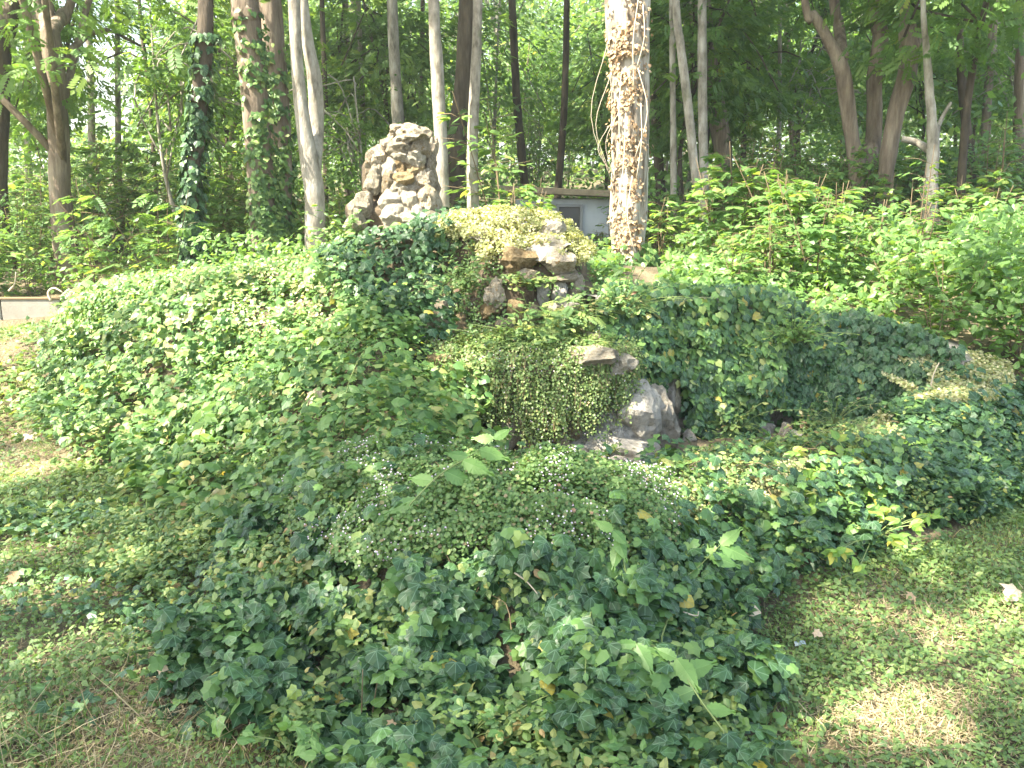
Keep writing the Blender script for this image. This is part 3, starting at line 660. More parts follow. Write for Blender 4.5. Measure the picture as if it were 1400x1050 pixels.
# ------------------------------------------------------------------ back wall with ivy
wall_pts = [at(820, 600, 5.45), at(900, 600, 5.62), at(1000, 600, 5.72), at(1075, 600, 5.80), at(1150, 600, 5.80), at(1230, 600, 5.68), at(1300, 600, 5.45)]
wall_pts = catmull(np.array([[p[0], p[1], 0] for p in wall_pts]), 60)
wtop = np.interp(np.linspace(0, 1, 60), [0, .3, .5, .56, .75, .9, 1], [.98, .95, .90, .76, .72, .67, .57])
wall = thing("retaining_wall", "curved grey masonry wall behind the basin, almost hidden by ivy", "wall", (1.8, 5.8, 0))
nrm = unit(np.cross(np.gradient(wall_pts, axis=0), np.array([0, 0, 1.]))); nrm *= -np.sign(nrm[:, 1:2])
nrm = np.where(nrm[:, 1:2] > 0, -nrm, nrm)
rows = 14; WV = []
for j in range(rows):
    t = j / (rows - 1); zz = -.05 + (wtop + .05) * t
    bulge = (fbm(wall_pts[:, 0] * 4, zz * 4, 0, 31) - .5) * .08 - .10 * t
    WV.append(np.stack([wall_pts[:, 0] + nrm[:, 0] * bulge, wall_pts[:, 1] + nrm[:, 1] * bulge, zz], -1))
for off in (.30,):
    WV.append(np.stack([wall_pts[:, 0] - nrm[:, 0] * off, wall_pts[:, 1] - nrm[:, 1] * off, wtop + .0], -1))
    WV.append(np.stack([wall_pts[:, 0] - nrm[:, 0] * off, wall_pts[:, 1] - nrm[:, 1] * off, wtop * 0 - .05], -1))
WV = np.array(WV); ni = np.arange(WV.shape[0] * 60).reshape(WV.shape[0], 60)
WF = np.stack([ni[:-1, :-1], ni[:-1, 1:], ni[1:, 1:], ni[1:, :-1]], -1).reshape(-1, 4)
link("masonry", mesh_np("masonry", rel(wall, WV.reshape(-1, 3)), WF, smooth_shade=True), M['limestone'], wall)
random.seed(21)
for (px, py, w, h) in [(1045, 590, 34, 24), (1062, 572, 30, 26), (1038, 562, 26, 22), (1058, 552, 24, 16), (1072, 592, 22, 22), (1010, 592, 26, 20), (985, 596, 24, 18), (1088, 596, 24, 16), (1078, 560, 20, 18), (930, 590, 26, 30), (945, 600, 24, 20)]:
    t_ = np.argmin(np.abs(proj(wall_pts)[0] - px)); Yw = wall_pts[t_, 1]
    st(px, py, Yw - .02, w, h, .12, 'limestone', .1, wall)
# ivy sheet over the wall
WFf = WF[:(rows - 1) * 59]; WT = np.concatenate([WFf[:, :3], WFf[:, [0, 2, 3]]]); WVf = WV.reshape(-1, 3)
def wallcloud(n, wf, size, thick):
    P, N0 = sample_mesh(WVf, WT, n, wf)
    N0 = np.where(N0[:, 1:2] > .2, -N0, N0); up = N0[:, 2] < -.2; N0[up] *= -1
    lay = rng.random(n) ** .7; cl = fbm(P[:, 0] * 5, P[:, 1] * 5, P[:, 2] * 5, 12, 2)
    hi = smooth(.75, 1.0, P[:, 2] / np.interp(P[:, 0], wall_pts[:, 0], wtop)); P = P + N0 * (lay * thick * (.3 + 1.4 * cl))[:, None]; P[:, 1] += hi * rng.random(n) * .42; P[:, 2] += hi * rng.random(n) * .09
    Nn = N0 * .9 + np.array([0, 0, .40]) + rng.normal(size=(n, 3)) * .32
    T = np.array([0, 0, -1.0]) + rng.normal(size=(n, 3)) * .4
    px, py, d = proj(P); return P, Nn, T, rng.uniform(*size, n), lay, px, py
def wf_a(c, nn):
    px, py, d = proj(c); gap = ((px - 1052) / 34) ** 2 + ((py - 590) / 50) ** 2 < 1; gap2 = ((px - 905) / 30) ** 2 + ((py - 570) / 70) ** 2 < 1
    return np.where(gap | gap2, .03, 1) * (c[:, 2] > .05) * (c[:, 1] < 6.2) * np.where(nn[:, 2] ** 2 > .3, 2.5, 1)
cl1 = wallcloud(13500, lambda c, nn: wf_a(c, nn) * (proj(c)[0] < 1062), (.04, .065), .17)
make_ivy("tall curtain of glossy ivy on the higher left part of the back wall", "ivy", None, cl1, 300, 1.05, young=.14, pale=.45)
cl2 = wallcloud(10000, lambda c, nn: wf_a(c, nn) * (proj(c)[0] >= 1062), (.04, .062), .14)
make_ivy("even sheet of dark ivy on the lower right part of the back wall", "ivy", None, cl2, 300, 1.05, young=.04)

# ------------------------------------------------------------------ toadflax mats
def mat_cloud(n, x0, x1, y0, y1, keep, thick, seed):
    x = rng.uniform(x0, x1, n); y = rng.uniform(y0, y1, n); P = np.stack([x, y, H(x, y)], -1); px, py, d = proj(P)
    k = keep(P, px, py); P = P[k]; N0 = Hn(P[:, 0], P[:, 1]); n = len(P)
    cl = fbm(P[:, 0] * 9, P[:, 1] * 9, P[:, 2] * 9, seed, 2); lay = rng.random(n) ** .6
    k = rng.random(n) < smooth(.25, .5, cl) * .8 + .2; P, N0, cl, lay = P[k], N0[k], cl[k], lay[k]; n = len(P)
    P = P + N0 * (.02 + lay * thick * (.4 + 1.3 * cl))[:, None]
    Nn = N0 * .6 + np.array([0, -.3, .5]) + rng.normal(size=(n, 3)) * .4
    return P, Nn, rng.normal(size=(n, 3)) + np.array([0, 0, -.6]), lay
def toad_plant(label, P, Nn, T, size, mat='toad', flowers=.05, strands=None):
    n = len(P); root = thing("toadflax_plant", label, "creeping plant", (float(P[:, 0].mean()), float(P[:, 1].mean()), float(P[:, 2].min())))
    S = rng.uniform(*size, n); tint = np.clip(rng.beta(2, 2.2, n), 0, 1)
    near = P[:, 1] < 4
    parts = [leaf_arrays(tp, rel(root, P[s]), Nn[s], T[s], S[s], tint[s]) for s, tp in ((near, ROUND), (~near, ROUND_LO)) if s.any()]
    link("foliage", leaf_mesh("foliage", parts), M[mat], root, kind="stuff")
    f = rng.random(n) < flowers * 1.6 * smooth(.45, .65, fbm(P[:, 0] * 6, P[:, 1] * 6, P[:, 2] * 6, 23, 2))
    if f.any():
        Q = P[f] + unit(Nn[f]) * .012
        link("blossoms", leaf_mesh("blossoms", [leaf_arrays(ROUND_LO, rel(root, Q), Nn[f] + [0, -.5, .2], T[f], rng.uniform(.006, .010, f.sum()), rng.random(f.sum()))]), M['flower'], root, kind="stuff")
    if strands:
        link("stems", mesh_np("stems", *[(rel(root, v), fc) for v, fc in [tjoin(strands)]][0]), M['stem'], root, kind="stuff")
    return root
kf = lambda lo, hi: (lambda P, px, py: (rng.random(len(P)) < toadw(px, py)) & (px > lo) & (px <= hi) & (P[:, 1] < 5.4))
P, Nn, T, lay = mat_cloud(240000, -1.2, 1.4, 2.5, 4.2, kf(640, 905), .115, 5)
toad_plant("light green toadflax mat dotted with tiny pale flowers over the mound top", P, Nn, T, (.010, .018), flowers=.12)
P, Nn, T, lay = mat_cloud(200000, -1.4, 1.0, 2.5, 4.0, kf(0, 640), .115, 6)
toad_plant("light green toadflax cushion at the left shoulder of the nearest mound", P, Nn, T, (.011, .020), flowers=.08)
P, Nn, T, lay = mat_cloud(90000, .3, 2.2, 2.9, 5.2, kf(905, 1130), .06, 7)
toad_plant("yellowing toadflax mat on the sunlit rim right of the mound", P, Nn, T, (.011, .019), mat='toad_dry', flowers=.03)
P, Nn, T, lay = mat_cloud(260000, 1.4, 3.4, 3.9, 5.5, kf(1130, 1420), .08, 8)
toad_plant("pale dry creeping plants along the crest of the rim's right end", P, Nn, T, (.012, .02), mat='toad_dry', flowers=.0)

# curtain hanging from the grotto ledge
def curtain():
    P, N, T, str_ = [], [], [], []
    for k in range(1150):
        u = rng.random(); ang = math.pi * (1.04 - 1.0 * u)
        bx = .13 + .60 * math.cos(ang) * -1 * (-1); by = 5.44 - .42 * math.sin(ang) ** .6
        bx = .13 + .61 * math.cos(ang)
        top = np.array([bx + rng.normal() * .02, by + rng.uniform(-.02, .12), .64 + rng.uniform(-.06, .10) + .04 * noise(bx * 6, 0, 0, 3)])
        L = (.26 + .30 * noise(bx * 7, 3.3, 0, 9)) * rng.uniform(.45, 1.15)
        if bx > .5: L *= .6
        m_ = max(6, int(L / .011)); t = np.linspace(0, 1, m_)
        q = top[None] + np.stack([rng.normal() * .04 * t, -.03 - .05 * np.sin(t * 1.6) * rng.uniform(.3, 1.4) + 0 * t, -L * t], -1) + rng.normal(size=(m_, 3)) * .012
        P.append(q); N.append(np.tile([rng.normal() * .3, -1, .5], (m_, 1)) + rng.normal(size=(m_, 3)) * .45)
        if k % 3 == 0: str_.append(tube(q[::5], .0015, 4))
    P = np.concatenate(P); N = np.concatenate(N); return P, N, np.array([0, 0, -1.]) + rng.normal(size=P.shape) * .5, str_
P, Nn, T, strands = curtain(); P = P[(q_ := P[:, 2] > .08)]; Nn = Nn[q_]; T = T[q_]
Pt, Nt = sample_mesh(*core_l[1], 15000, lambda c, nn: (nn[:, 2] > -.1) * 1.0 * (c[:, 0] < .60) * (c[:, 1] < 5.6))
Pt = Pt + Nt * rng.random((len(Pt), 1)) * .07
P = np.vstack([P, Pt]); Nn = np.vstack([Nn, Nt + [0, 0, .4] + rng.normal(size=Pt.shape) * .4]); T = np.vstack([T, rng.normal(size=Pt.shape)])
toad_plant("dense curtain of tiny leaved toadflax hanging from the grotto ledge", P, Nn, T, (.011, .019), mat="toad_light", flowers=.02, strands=strands)
# mossy growth over the upper grotto
def gw(c, nn):
    px, py, d = proj(c); return (nn[:, 2] > -.2) * (c[:, 2] > .55) * (c[:, 1] < 6.4) * (px > 560) * (.25 + fbm(c[:, 0] * 6, c[:, 1] * 6, c[:, 2] * 6, 77, 2) ** 2 * 2)
P, N0 = sample_mesh(coreV, coreF, 34000, gw); k = ~((proj(P)[0] > 690) & (proj(P)[1] > 350) & (rng.random(len(P)) < .6)); P, N0 = P[k], N0[k]
P = P + N0 * (rng.random((len(P), 1)) * .08); 
toad_plant("patchy creeping greenery over the upper tier of the grotto rocks", P, N0 + [0, -.1, .5] + rng.normal(size=P.shape) * .4, rng.normal(size=P.shape) - [0, 0, .4], (.014, .026), flowers=.01)
P, N0 = sample_mesh(coreV, coreF, 26000, lambda c, nn: (nn[:, 2] > .55) * (c[:, 2] > 1.14) * (c[:, 1] < 6.5)); P = P + N0 * (.02 + rng.random((len(P), 1)) * .10) + [.02, -.04, 0]
toad_plant("dry creepers coloured sunlit white along the very top of the grotto", P, N0 + rng.normal(size=P.shape) * .5, rng.normal(size=P.shape), (.012, .024), mat='toad_dry', flowers=.08)

# small-leaved brambles threaded through the left slope
def small_mix(label, n, x0, x1, y0, y1, keep, size, mat, tpl, thick, seed):
    x = rng.uniform(x0, x1, n); y = rng.uniform(y0, y1, n); P = np.stack([x, y, H(x, y)], -1); px, py, d = proj(P)
    k = keep(P, px, py) & (rng.random(n) < (smooth(.42, .62, fbm(x * 2.2, y * 2.2, P[:, 2] * 2, seed, 3)) if seed < 87 else .5)); P = P[k]; n = len(P); N0 = Hn(P[:, 0], P[:, 1])
    P = P + N0 * (.05 + rng.random((n, 1)) * thick); k_ = under_sky(P, px); P, N0 = P[k_], N0[k_]; n = len(P); Nn = N0 * .6 + np.array([0, -.2, .6]) + rng.normal(size=(n, 3)) * .45
    root = thing("bramble", label, "bramble", (float(P[:, 0].mean()), float(P[:, 1].mean()), float(P[:, 2].min())))
    link("foliage", leaf_mesh("foliage", [leaf_arrays(tpl, rel(root, P), Nn, rng.normal(size=(n, 3)) - [0, 0, .3], rng.uniform(*size, n), rng.random(n))]), M[mat], root, kind="stuff")
small_mix("small-leaved bramble threaded through ivy on the left slope", 60000, -4.6, .0, 3.6, 7.6, lambda P, px, py: not_ground(px, py) & (px < 600) & (px < 500 + (py - 350) * .7), (.018, .042), 'under', OVATE, .16, 81)
small_mix("pale dry-tipped creeper along the crest of the left bank", 26000, -4.6, -.6, 5.2, 8.2, lambda P, px, py: not_ground(px, py) & (px < 480) & (py < 480), (.016, .035), 'toad_dry', ROUND_LO, .18, 82)
small_mix("light green trailing weed among the ivy of the nearest mound", 30000, -1.6, 1.3, 1.9, 3.4, lambda P, px, py: not_ground(px, py) & (px > 300) & (px < 1010) & (py > 780), (.020, .045), 'cover', OVATE, .13, 83)
small_mix("lush low weeds where the left ground meets the ivy mound", 90000, -2.6, -.3, 1.8, 4.6, lambda P, px, py: (px > 90) & (px < 440) & (py > 640) & (py < 1040) & (rng.random(len(P)) < smooth(90, 240, px + 40 * (noise(px / 40, py / 40, 0, 8) - .5))), (.018, .042), 'cover', OVATE, .09, 85)
small_mix("small ivy seedlings spreading over the left ground", 6000, -3.6, -.5, 1.8, 5.0, lambda P, px, py: (px > -60) & (px < 420) & (py > 700) & (py < 1040), (.022, .045), 'ivy', IVY_LO, .05, 86)
small_mix("dark small-leaved ivy clothing the steep face of the far right hump", 200000, 1.8, 3.6, 4.0, 5.8, lambda P, px, py: (px > 1225) & (px < 1430) & (py > 578) & (py < 700), (.026, .055), 'ivy', IVY_LO, .11, 87)
small_mix("pale dry creeper clothing the crest of the far right hump", 260000, 1.8, 3.6, 4.2, 5.8, lambda P, px, py: (px > 1215) & (px < 1370) & (py > 500) & (py < 600 + (px - 1215) * -.12), (.014, .028), 'toad_dry', ROUND_LO, .09, 88)
small_mix("light green weed threaded through ivy on the right rim", 24000, .6, 3.2, 2.9, 5.2, lambda P, px, py: not_ground(px, py) & (px > 900), (.016, .034), 'cover', OVATE, .13, 84)

# ------------------------------------------------------------------ ground plants
def cover(n, x0, x1, y0, y1, poly, label, seed, size=(.014, .034), dens=.5):
    y = y0 + (y1 - y0) * rng.random(n) ** 1.5; x = rng.uniform(x0, x1, n); P = np.stack([x, y, H(x, y)], -1); px, py, d = proj(P)
    cl = fbm(x * 2.6, y * 2.6, 0, seed, 3); k = inpoly(*jit(px, py, 40), POLY[poly]) & in_view(P) & (rng.random(n) < smooth(dens - .22, dens + .1, cl) * .7 + .35) & (rng.random(n) > .8 * (1 - smooth(.5, 1.2, np.minimum(((px - 20) / 130) ** 2 + ((py - 550) / 120) ** 2, ((px - 1260) / 100) ** 2 + ((py - 985) / 50) ** 2))))  # cover thinned over both sun patches so the pale straw shows
    P = P[k]; n = len(P); cl = cl[k]
    P[:, 2] += .008 + rng.random(n) * .05 * (.3 + cl)
    Nn = np.array([0, -.15, 1.]) + rng.normal(size=(n, 3)) * .38; T = rng.normal(size=(n, 3)); S = rng.uniform(*size, n) * (.8 + .6 * (P[:, 1] > 4))
    S *= .5 + 1.0 * noise(P[:, 0] * 1.3, P[:, 1] * 1.3, 0, seed + 4)
    tint = np.clip(rng.random(n) * .7 + .35 * noise(P[:, 0] * 2, P[:, 1] * 2, 0, seed + 2) - .05, 0, 1)
    o = link("ground_cover", leaf_mesh("ground_cover", [leaf_arrays(tp, P[q], Nn[q], T[q], S[q] * f_, tint[q]) for (tp, f_), q in zip(((ROUND, .9), (OVATE, 1.6), (IVY_LO, 1.25), (BLADE, 2.6)), np.array([(u_ >= a_) & (u_ < b_) for u_ in [rng.random(n)] for a_, b_ in ((0, .40), (.40, .72), (.72, .86), (.86, 1.01))]))]), M['cover'], kind="stuff"); o["label"] = label
def blades(n, x0, x1, y0, y1, poly, label, seed, hgt=(.03, .09), name="grass"):
    x = rng.uniform(x0, x1, n); y = rng.uniform(y0, y1, n); P = np.stack([x, y, H(x, y)], -1); px, py, d = proj(P)
    k = inpoly(px, py, POLY[poly]) & in_view(P) & (rng.random(n) < smooth(.3, .6, fbm(x * 1.8, y * 1.8, 0, seed))); P = P[k]; n = len(P)
    T = np.array([0, 0, 1.]) + rng.normal(size=(n, 3)) * .45; Nn = rng.normal(size=(n, 3)); 
    tint = np.clip(rng.random(n) * .6 + .5 * noise(P[:, 0] * 1.5, P[:, 1] * 1.5, 0, seed + 2), 0, 1)
    o = link(name, leaf_mesh(name, [leaf_arrays(BLADE, P, Nn, T, rng.uniform(*hgt, n), tint)]), M['grass'], kind="stuff"); o["label"] = label
cover(210000, -6, 0, 1.6, 9, 'ground_left', "low clover and small weeds on the left-hand ground", 14)
blades(110000, -6, 0, 1.6, 9, 'ground_left', "thin grass among the weeds on the left-hand ground", 15)
cover(150000, .4, 5, 1.6, 5.6, 'ground_right', "low clover and small weeds on the right-hand lawn", 16, (.012, .028), .45)
blades(130000, .4, 5, 1.6, 5.6, 'ground_right', "short thin grass on the right-hand lawn", 17, (.025, .07))

# ------------------------------------------------------------------ undergrowth behind
SKX = [0, 100, 230, 330, 450, 470, 600, 690, 700, 850, 860, 895, 910, 960, 1100, 1200, 1250, 1260, 1290, 1300, 1400]
SKY_ = [262, 280, 310, 322, 328, 310, 300, 300, 338, 338, 402, 402, 350, 305, 290, 285, 300, 332, 335, 290, 280]
def undergrowth(n, x0, x1, y0, y1, label, seed, size, hmax, keepf=None):
    y = y0 + (y1 - y0) * rng.random(n) ** 1.2; x = rng.uniform(x0, x1, n) * (.45 + .55 * y / y1); z = H(x, y)
    cl = fbm(x * .9, y * .9, 0, seed, 3); P = np.stack([x, y, z], -1)
    k = np.ones(n, bool) if keepf is None else keepf(P); P = P[k]; cl = cl[k]; n = len(P)
    hum = smooth(.38, .66, fbm(P[:, 0] * 1.3, P[:, 1] * 1.3, 0, seed + 9, 2)); k = rng.random(n) < .6 + .4 * hum; P, cl, hum = P[k], cl[k], hum[k]; n = len(P)
    P[:, 2] += (rng.random(n) ** .7) * hmax * (.12 + 1.15 * hum) * (.6 + .8 * cl); px, py, d = proj(P); k = in_view(P, 250, 200) & ((P[:, 1] > 11) & ((px < 690) | (px > 850)) | (P[:, 1] > 17) | (py > np.interp(px, SKX, SKY_) + rng.normal(size=len(P)) * 8)); P = P[k]; n = len(P)
    Nn = np.array([-.2, -.3, .9]) + rng.normal(size=(n, 3)) * .55; T = rng.normal(size=(n, 3)) - [0, 0, .35]
    tint = np.clip(rng.random(n) * .75 + .3 * noise(P[:, 0] * .8, P[:, 1] * .8, 0, seed + 2) - .05, 0, 1)
    near = P[:, 1] < 9
    S = rng.uniform(*size, n)
    parts = [leaf_arrays(tp, P[s], Nn[s], T[s], S[s], tint[s]) for s, tp in ((near, OVATE), (~near, OV_LO)) if s.any()]
    o = link("undergrowth", leaf_mesh("undergrowth", parts), M['under'], kind="stuff"); o["label"] = label
def behind(P):
    x, y = P[:, 0], P[:, 1]
    lim = np.interp(x, [-9, -4.6, -3.2, -2.5, -1.5, -.4, .4, .8, 2.0, 2.8, 3.3, 4.2, 9], [9.3, 9.3, 8.2, 7.4, 7.1, 6.9, 6.4, 5.95, 6.1, 5.85, 5.5, 5.8, 5.5])
    return y > lim
undergrowth(42000, -11, -.3, 7.0, 13, "leafy bramble and weed undergrowth behind the left bank", 51, (.04, .09), .85, behind)
undergrowth(80000, -.3, 11, 5.6, 13, "leafy undergrowth on the slope behind the right wall", 52, (.035, .095), .85, behind)
undergrowth(60000, -28, 28, 12, 36, "woodland undergrowth receding among the trees", 53, (.10, .20), 1.5, behind)

def sapling(kind, h, nst, seed, tpl, lsize):
    r = np.random.default_rng(seed)
    root = thing("sapling", "x", "sapling"); st_, P, N, T, S = [], [], [], [], []
    for s in range(nst):
        top = np.array([r.normal() * .18 * h, r.normal() * .18 * h, h * r.uniform(.7, 1.0)])
        path = catmull([[r.normal() * .02, r.normal() * .02, -.05], top * [.4, .4, .5] + r.normal(size=3) * .02, top], 8)
        st_.append(tube(path, np.linspace(.008, .0025, 8), 5))
        nn = int(7 + h * 7)
        for k in range(nn):
            t = .25 + .75 * (k + r.random()) / nn; b = path[min(7, int(t * 7))] + 0
            a = r.random() * 6.28; reach = (.10 + .28 * (1 - t) * h + .06) * r.uniform(.6, 1.2)
            d = np.array([math.cos(a), math.sin(a), .25]); tip = b + d * reach
            st_.append(tube(np.array([b, b + d * reach * .5 + [0, 0, .02], tip]), .0018, 4))
            for j in range(r.integers(2, 5)):
                q = b + d * reach * (.4 + .2 * j) + r.normal(size=3) * .015
                P.append(q); N.append(np.array([0, 0, 1.]) + d * .25 + r.normal(size=3) * .25); T.append(d * [1, 1, 0] + r.normal(size=3) * .5 - [0, 0, .3]); S.append(lsize * r.uniform(.6, 1.15))
    P, N, T = map(np.array, (P, N, T))
    link("stem", mesh_np("stem", *tjoin(st_), smooth_shade=True), M['stem'], root)
    link("foliage", leaf_mesh("foliage", [leaf_arrays(tpl, P, N, T, np.array(S), r.random(len(P)))]), M['under'], root, kind="stuff")
    return root
SAP = [sapling('a', 1.0, 3, 1, MAPLE, .10), sapling('b', .7, 3, 2, OVATE, .11), sapling('c', 1.4, 3, 3, OVATE, .12), sapling('d', 1.1, 3, 4, OVATE, .075), sapling('e', .85, 4, 5, MAPLE, .085), sapling('f', 1.6, 3, 6, PINN, .17)]
used = set()
def place(protos, i, loc, rz, sc, label, group):
    p = protos[i]
    o = p if (id(protos), i) not in used else copy_tree(p)
    used.add((id(protos), i)); o.location = [float(c) for c in loc]; o.rotation_euler = (0, 0, rz); o.scale = (sc,) * 3; o["label"] = label; o["group"] = group
    return o
random.seed(33)
cnt = 0; tries = 0
while cnt < 285 and tries < 8000:
    tries += 1
    y = random.uniform(5.8, 13.5) if random.random() < .75 else random.uniform(9, 18); x = random.uniform(-.62, .66) * y
    P = np.array([[x, y, 0.]]); 
    if not behind(P)[0]: continue
    z = float(H(x, y)); px, py, d = proj(np.array([x, y, z + .75]))
    if y < 11 and (py < np.interp(px, SKX, SKY_) or py < np.interp(px + 50, SKX, SKY_) or py < np.interp(px - 50, SKX, SKY_)) and random.random() < (.93 if px < 960 else .5): continue
    if x < 1 and random.random() < .35: continue
    if 470 < px < 620 and y < 9: continue
    if 640 < px < 850 and y < 12 and random.random() < .85: continue
    kind = "left bank" if x < -.3 else "right wall"
    
    i = random.choice([0, 1, 4, 3] if y < 7.2 else [0, 1, 2, 3, 4, 5] if px < 700 else [0, 0, 1, 3, 4])
    place(SAP, i, (x, y, z - .03), random.random() * 6.28, random.uniform(.55, .95) if y < 7.5 else random.uniform(.7, 1.25),
          ["bushy maple-leaved sapling", "low broad-leaved sapling", "tall broad-leaved sapling", "fine-leaved sapling", "small maple-leaved sapling", "tall feathery-leaved sapling"][i] + " in the undergrowth behind the " + kind,
          "saplings behind the " + kind)
    cnt += 1

for (px_, Y_, sc_, i_) in [(700, 8.6, .95, 1), (728, 9.2, .8, 0), (905, 8.8, .8, 1), (690, 9.6, 1.1, 2)]:
    q_ = at(px_, 330, Y_); place(SAP, i_, (q_[0], Y_, float(H(q_[0], Y_))), px_, sc_ * 1.15, "broad-leaved sapling in front of the hut", "saplings in front of the hut")
# ------------------------------------------------------------------ trees
def crown_mesh(name, rad, n_clusters, per, tpl, lsize, seed, zsq=.7, hollow=.35, layered=False):
    r = np.random.default_rng(seed)
    c = unit(r.normal(size=(n_clusters, 3))) * (hollow + (1 - hollow) * r.random((n_clusters, 1)) ** .5) * np.array([1, 1, zsq]) * rad
    c *= (.75 + .5 * r.random((n_clusters, 1)))
    cs = rad * .16 * (.6 + .8 * r.random(n_clusters))
    P = np.repeat(c, per, 0) + r.normal(size=(n_clusters * per, 3)) * np.repeat(cs, per)[:, None] * np.array([1, 1, .38 if layered else .6])
    n = len(P); outw = unit(P + 1e-6)
    N = np.array([0, 0, 1.]) + outw * .35 + r.normal(size=(n, 3)) * .4
    T = outw * [1, 1, .1] + r.normal(size=(n, 3)) * .5 - [0, 0, .5]
    ct = np.repeat(r.random(n_clusters), per)
    return leaf_mesh(name, [leaf_arrays(tpl, P, N, T, lsize * r.uniform(.6, 1.2, n), np.clip(.55 * r.random(n) + .4 * ct, 0, 1))]), c
CR = []
for k in range(3):
    me, c = crown_mesh("crown", 2.6, 50, 40, PINN, .24, 100 + k, .75, layered=True); me.materials.append(M['crown']); CR.append((me, c))
CU = []
for k in range(4):
    me, c = crown_mesh("crown", 1.5, 64, 40, PINN if k % 2 else OV_LO, .16 if k % 2 else .105, 110 + k, .9, .1, layered=True); me.materials.append(M['crown']); CU.append((me, c))
CF = []
for k in range(4):
    me, c = crown_mesh("crown", 3.6, 100, 40, OV_LO, .22, 120 + k, 1.15, .3); me.materials.append(M['crown_far']); CF.append((me, c))

def limb_set(path, radii, crown_centres, nlimb, r):
    parts = [tube(path, radii, 10, .10, int(r.integers(99)), 3)]
    for k in range(nlimb):
        t = r.uniform(.45, .98); i = int(t * (len(path) - 1)); b = path[i]; e = crown_centres[r.integers(len(crown_centres))]
        mid = (b + e) / 2 + np.array([0, 0, .15]) + r.normal(size=3) * .1
        parts.append(tube(catmull([b, mid, e], 7), np.linspace(radii[i] * .45, .012, 7), 6))
    return parts

# understorey trees (prototypes)
UTREE = []
def understorey(seed, h, crown):
    r = np.random.default_rng(seed); root = thing("young_tree", "x", "tree")
    top = np.array([r.normal() * .3, r.normal() * .3, h]); path = catmull([[0, 0, -.2], [r.normal() * .12, r.normal() * .12, h * .4], top], 14)
    me, c = crown; zc = h * .68; sc = h / 4.2
    P = limb_set(path, np.linspace(.045, .012, 14) * h / 4, c * sc + [0, 0, zc], 16, r)
    link("trunk", mesh_np("trunk", *tjoin(P), smooth_shade=True), M['bark_dark'] if seed % 2 else M['bark_grey'], root)
    o = link("crown", me, None, root); o.location = (0, 0, zc); o.scale = (sc, sc, sc * 1.15)
    return root
for k in range(6): UTREE.append(understorey(200 + k, [3.2, 4.2, 5.0, 3.8, 2.6, 4.6][k], CU[k % 4]))
FTREE = []
def forest_tree(seed, h, crown, bark):
    r = np.random.default_rng(seed); root = thing("forest_tree", "x", "tree")
    top = np.array([r.normal() * .5, r.normal() * .5, h * .85]); path = catmull([[0, 0, -.3], [r.normal() * .25, r.normal() * .25, h * .4], top], 22)
    me, c = crown; zc = h * .62; sc = h / 11
    P = limb_set(path, np.linspace(.15, .04, 22) * h / 12, c * sc * [1, 1, 1.2] + [0, 0, zc], 22, r)
    link("trunk", mesh_np("trunk", *tjoin(P), smooth_shade=True), bark, root)
    o = link("crown", me, None, root); o.location = (0, 0, zc); o.scale = (sc, sc, sc * 1.2)
    return root
for k in range(4): FTREE.append(forest_tree(300 + k, [12, 14, 11, 16][k], CF[k], M[['bark_grey', 'bark_dark', 'bark_brown', 'bark_grey'][k]]))

random.seed(71)
GAPS = [(75, 185, -200, 235), (1100, 1165, 60, 200), (1245, 1275, 0, 0), (235, 310, 90, 130), (945, 1010, -200, 30)]      # where the sky shows between the trees
def sky_gap(px, w):
    return any(a - w < px < b + w for a, b, c, d in GAPS[:1])
cnt = 0; tries = 0; placed = []
while cnt < 62 and tries < 3000:
    tries += 1
    y = random.uniform(10.5, 30); x = random.uniform(-.66, .68) * y
    z = float(H(x, y)); px, py, d = proj(np.array([x, y, z])); px = float(px)
    if any((x - a) ** 2 + (y - b_) ** 2 < 2.0 for a, b_ in placed): continue
    if sky_gap(px, 1.4 / y * FPX) and random.random() < .9: continue
    if 560 < px < 880 and y < 19: continue
    if y < 13 and random.random() < .5: continue
    i = random.randrange(6); placed.append((x, y))
    place(UTREE, i, (x, y, z), random.random() * 6.28, random.uniform(.8, 1.25),
          "young understorey tree with layered green sprays among the trunks behind the " + ("left bank" if px < 560 else "hut" if px < 880 else "right wall"),
          "understorey trees behind the " + ("left bank" if px < 560 else "hut" if px < 880 else "right wall"))
    cnt += 1
cnt = 0; tries = 0; placed = []
while cnt < 80 and tries < 6000:
    tries += 1
    y = 24 + 76 * random.random() ** .9; x = random.uniform(-.72, .74) * y
    z = float(H(x, y)); px = float(proj(np.array([x, y, z]))[0])
    if any((x - a) ** 2 + (y - b_) ** 2 < 9 for a, b_ in placed): continue
    if sky_gap(px, 4.4 / y * FPX): continue
    i = random.randrange(4); placed.append((x, y))
    side = "left" if px < 560 else "right" if px > 880 else "middle"
    place(FTREE, i, (x, y, z), random.random() * 6.28, random.uniform(.85, 1.3), ["grey", "dark", "brown", "tall grey"][i] + " trunked tree deep in the wood at the " + side, "trees deep in the wood at the " + side)
    cnt += 1
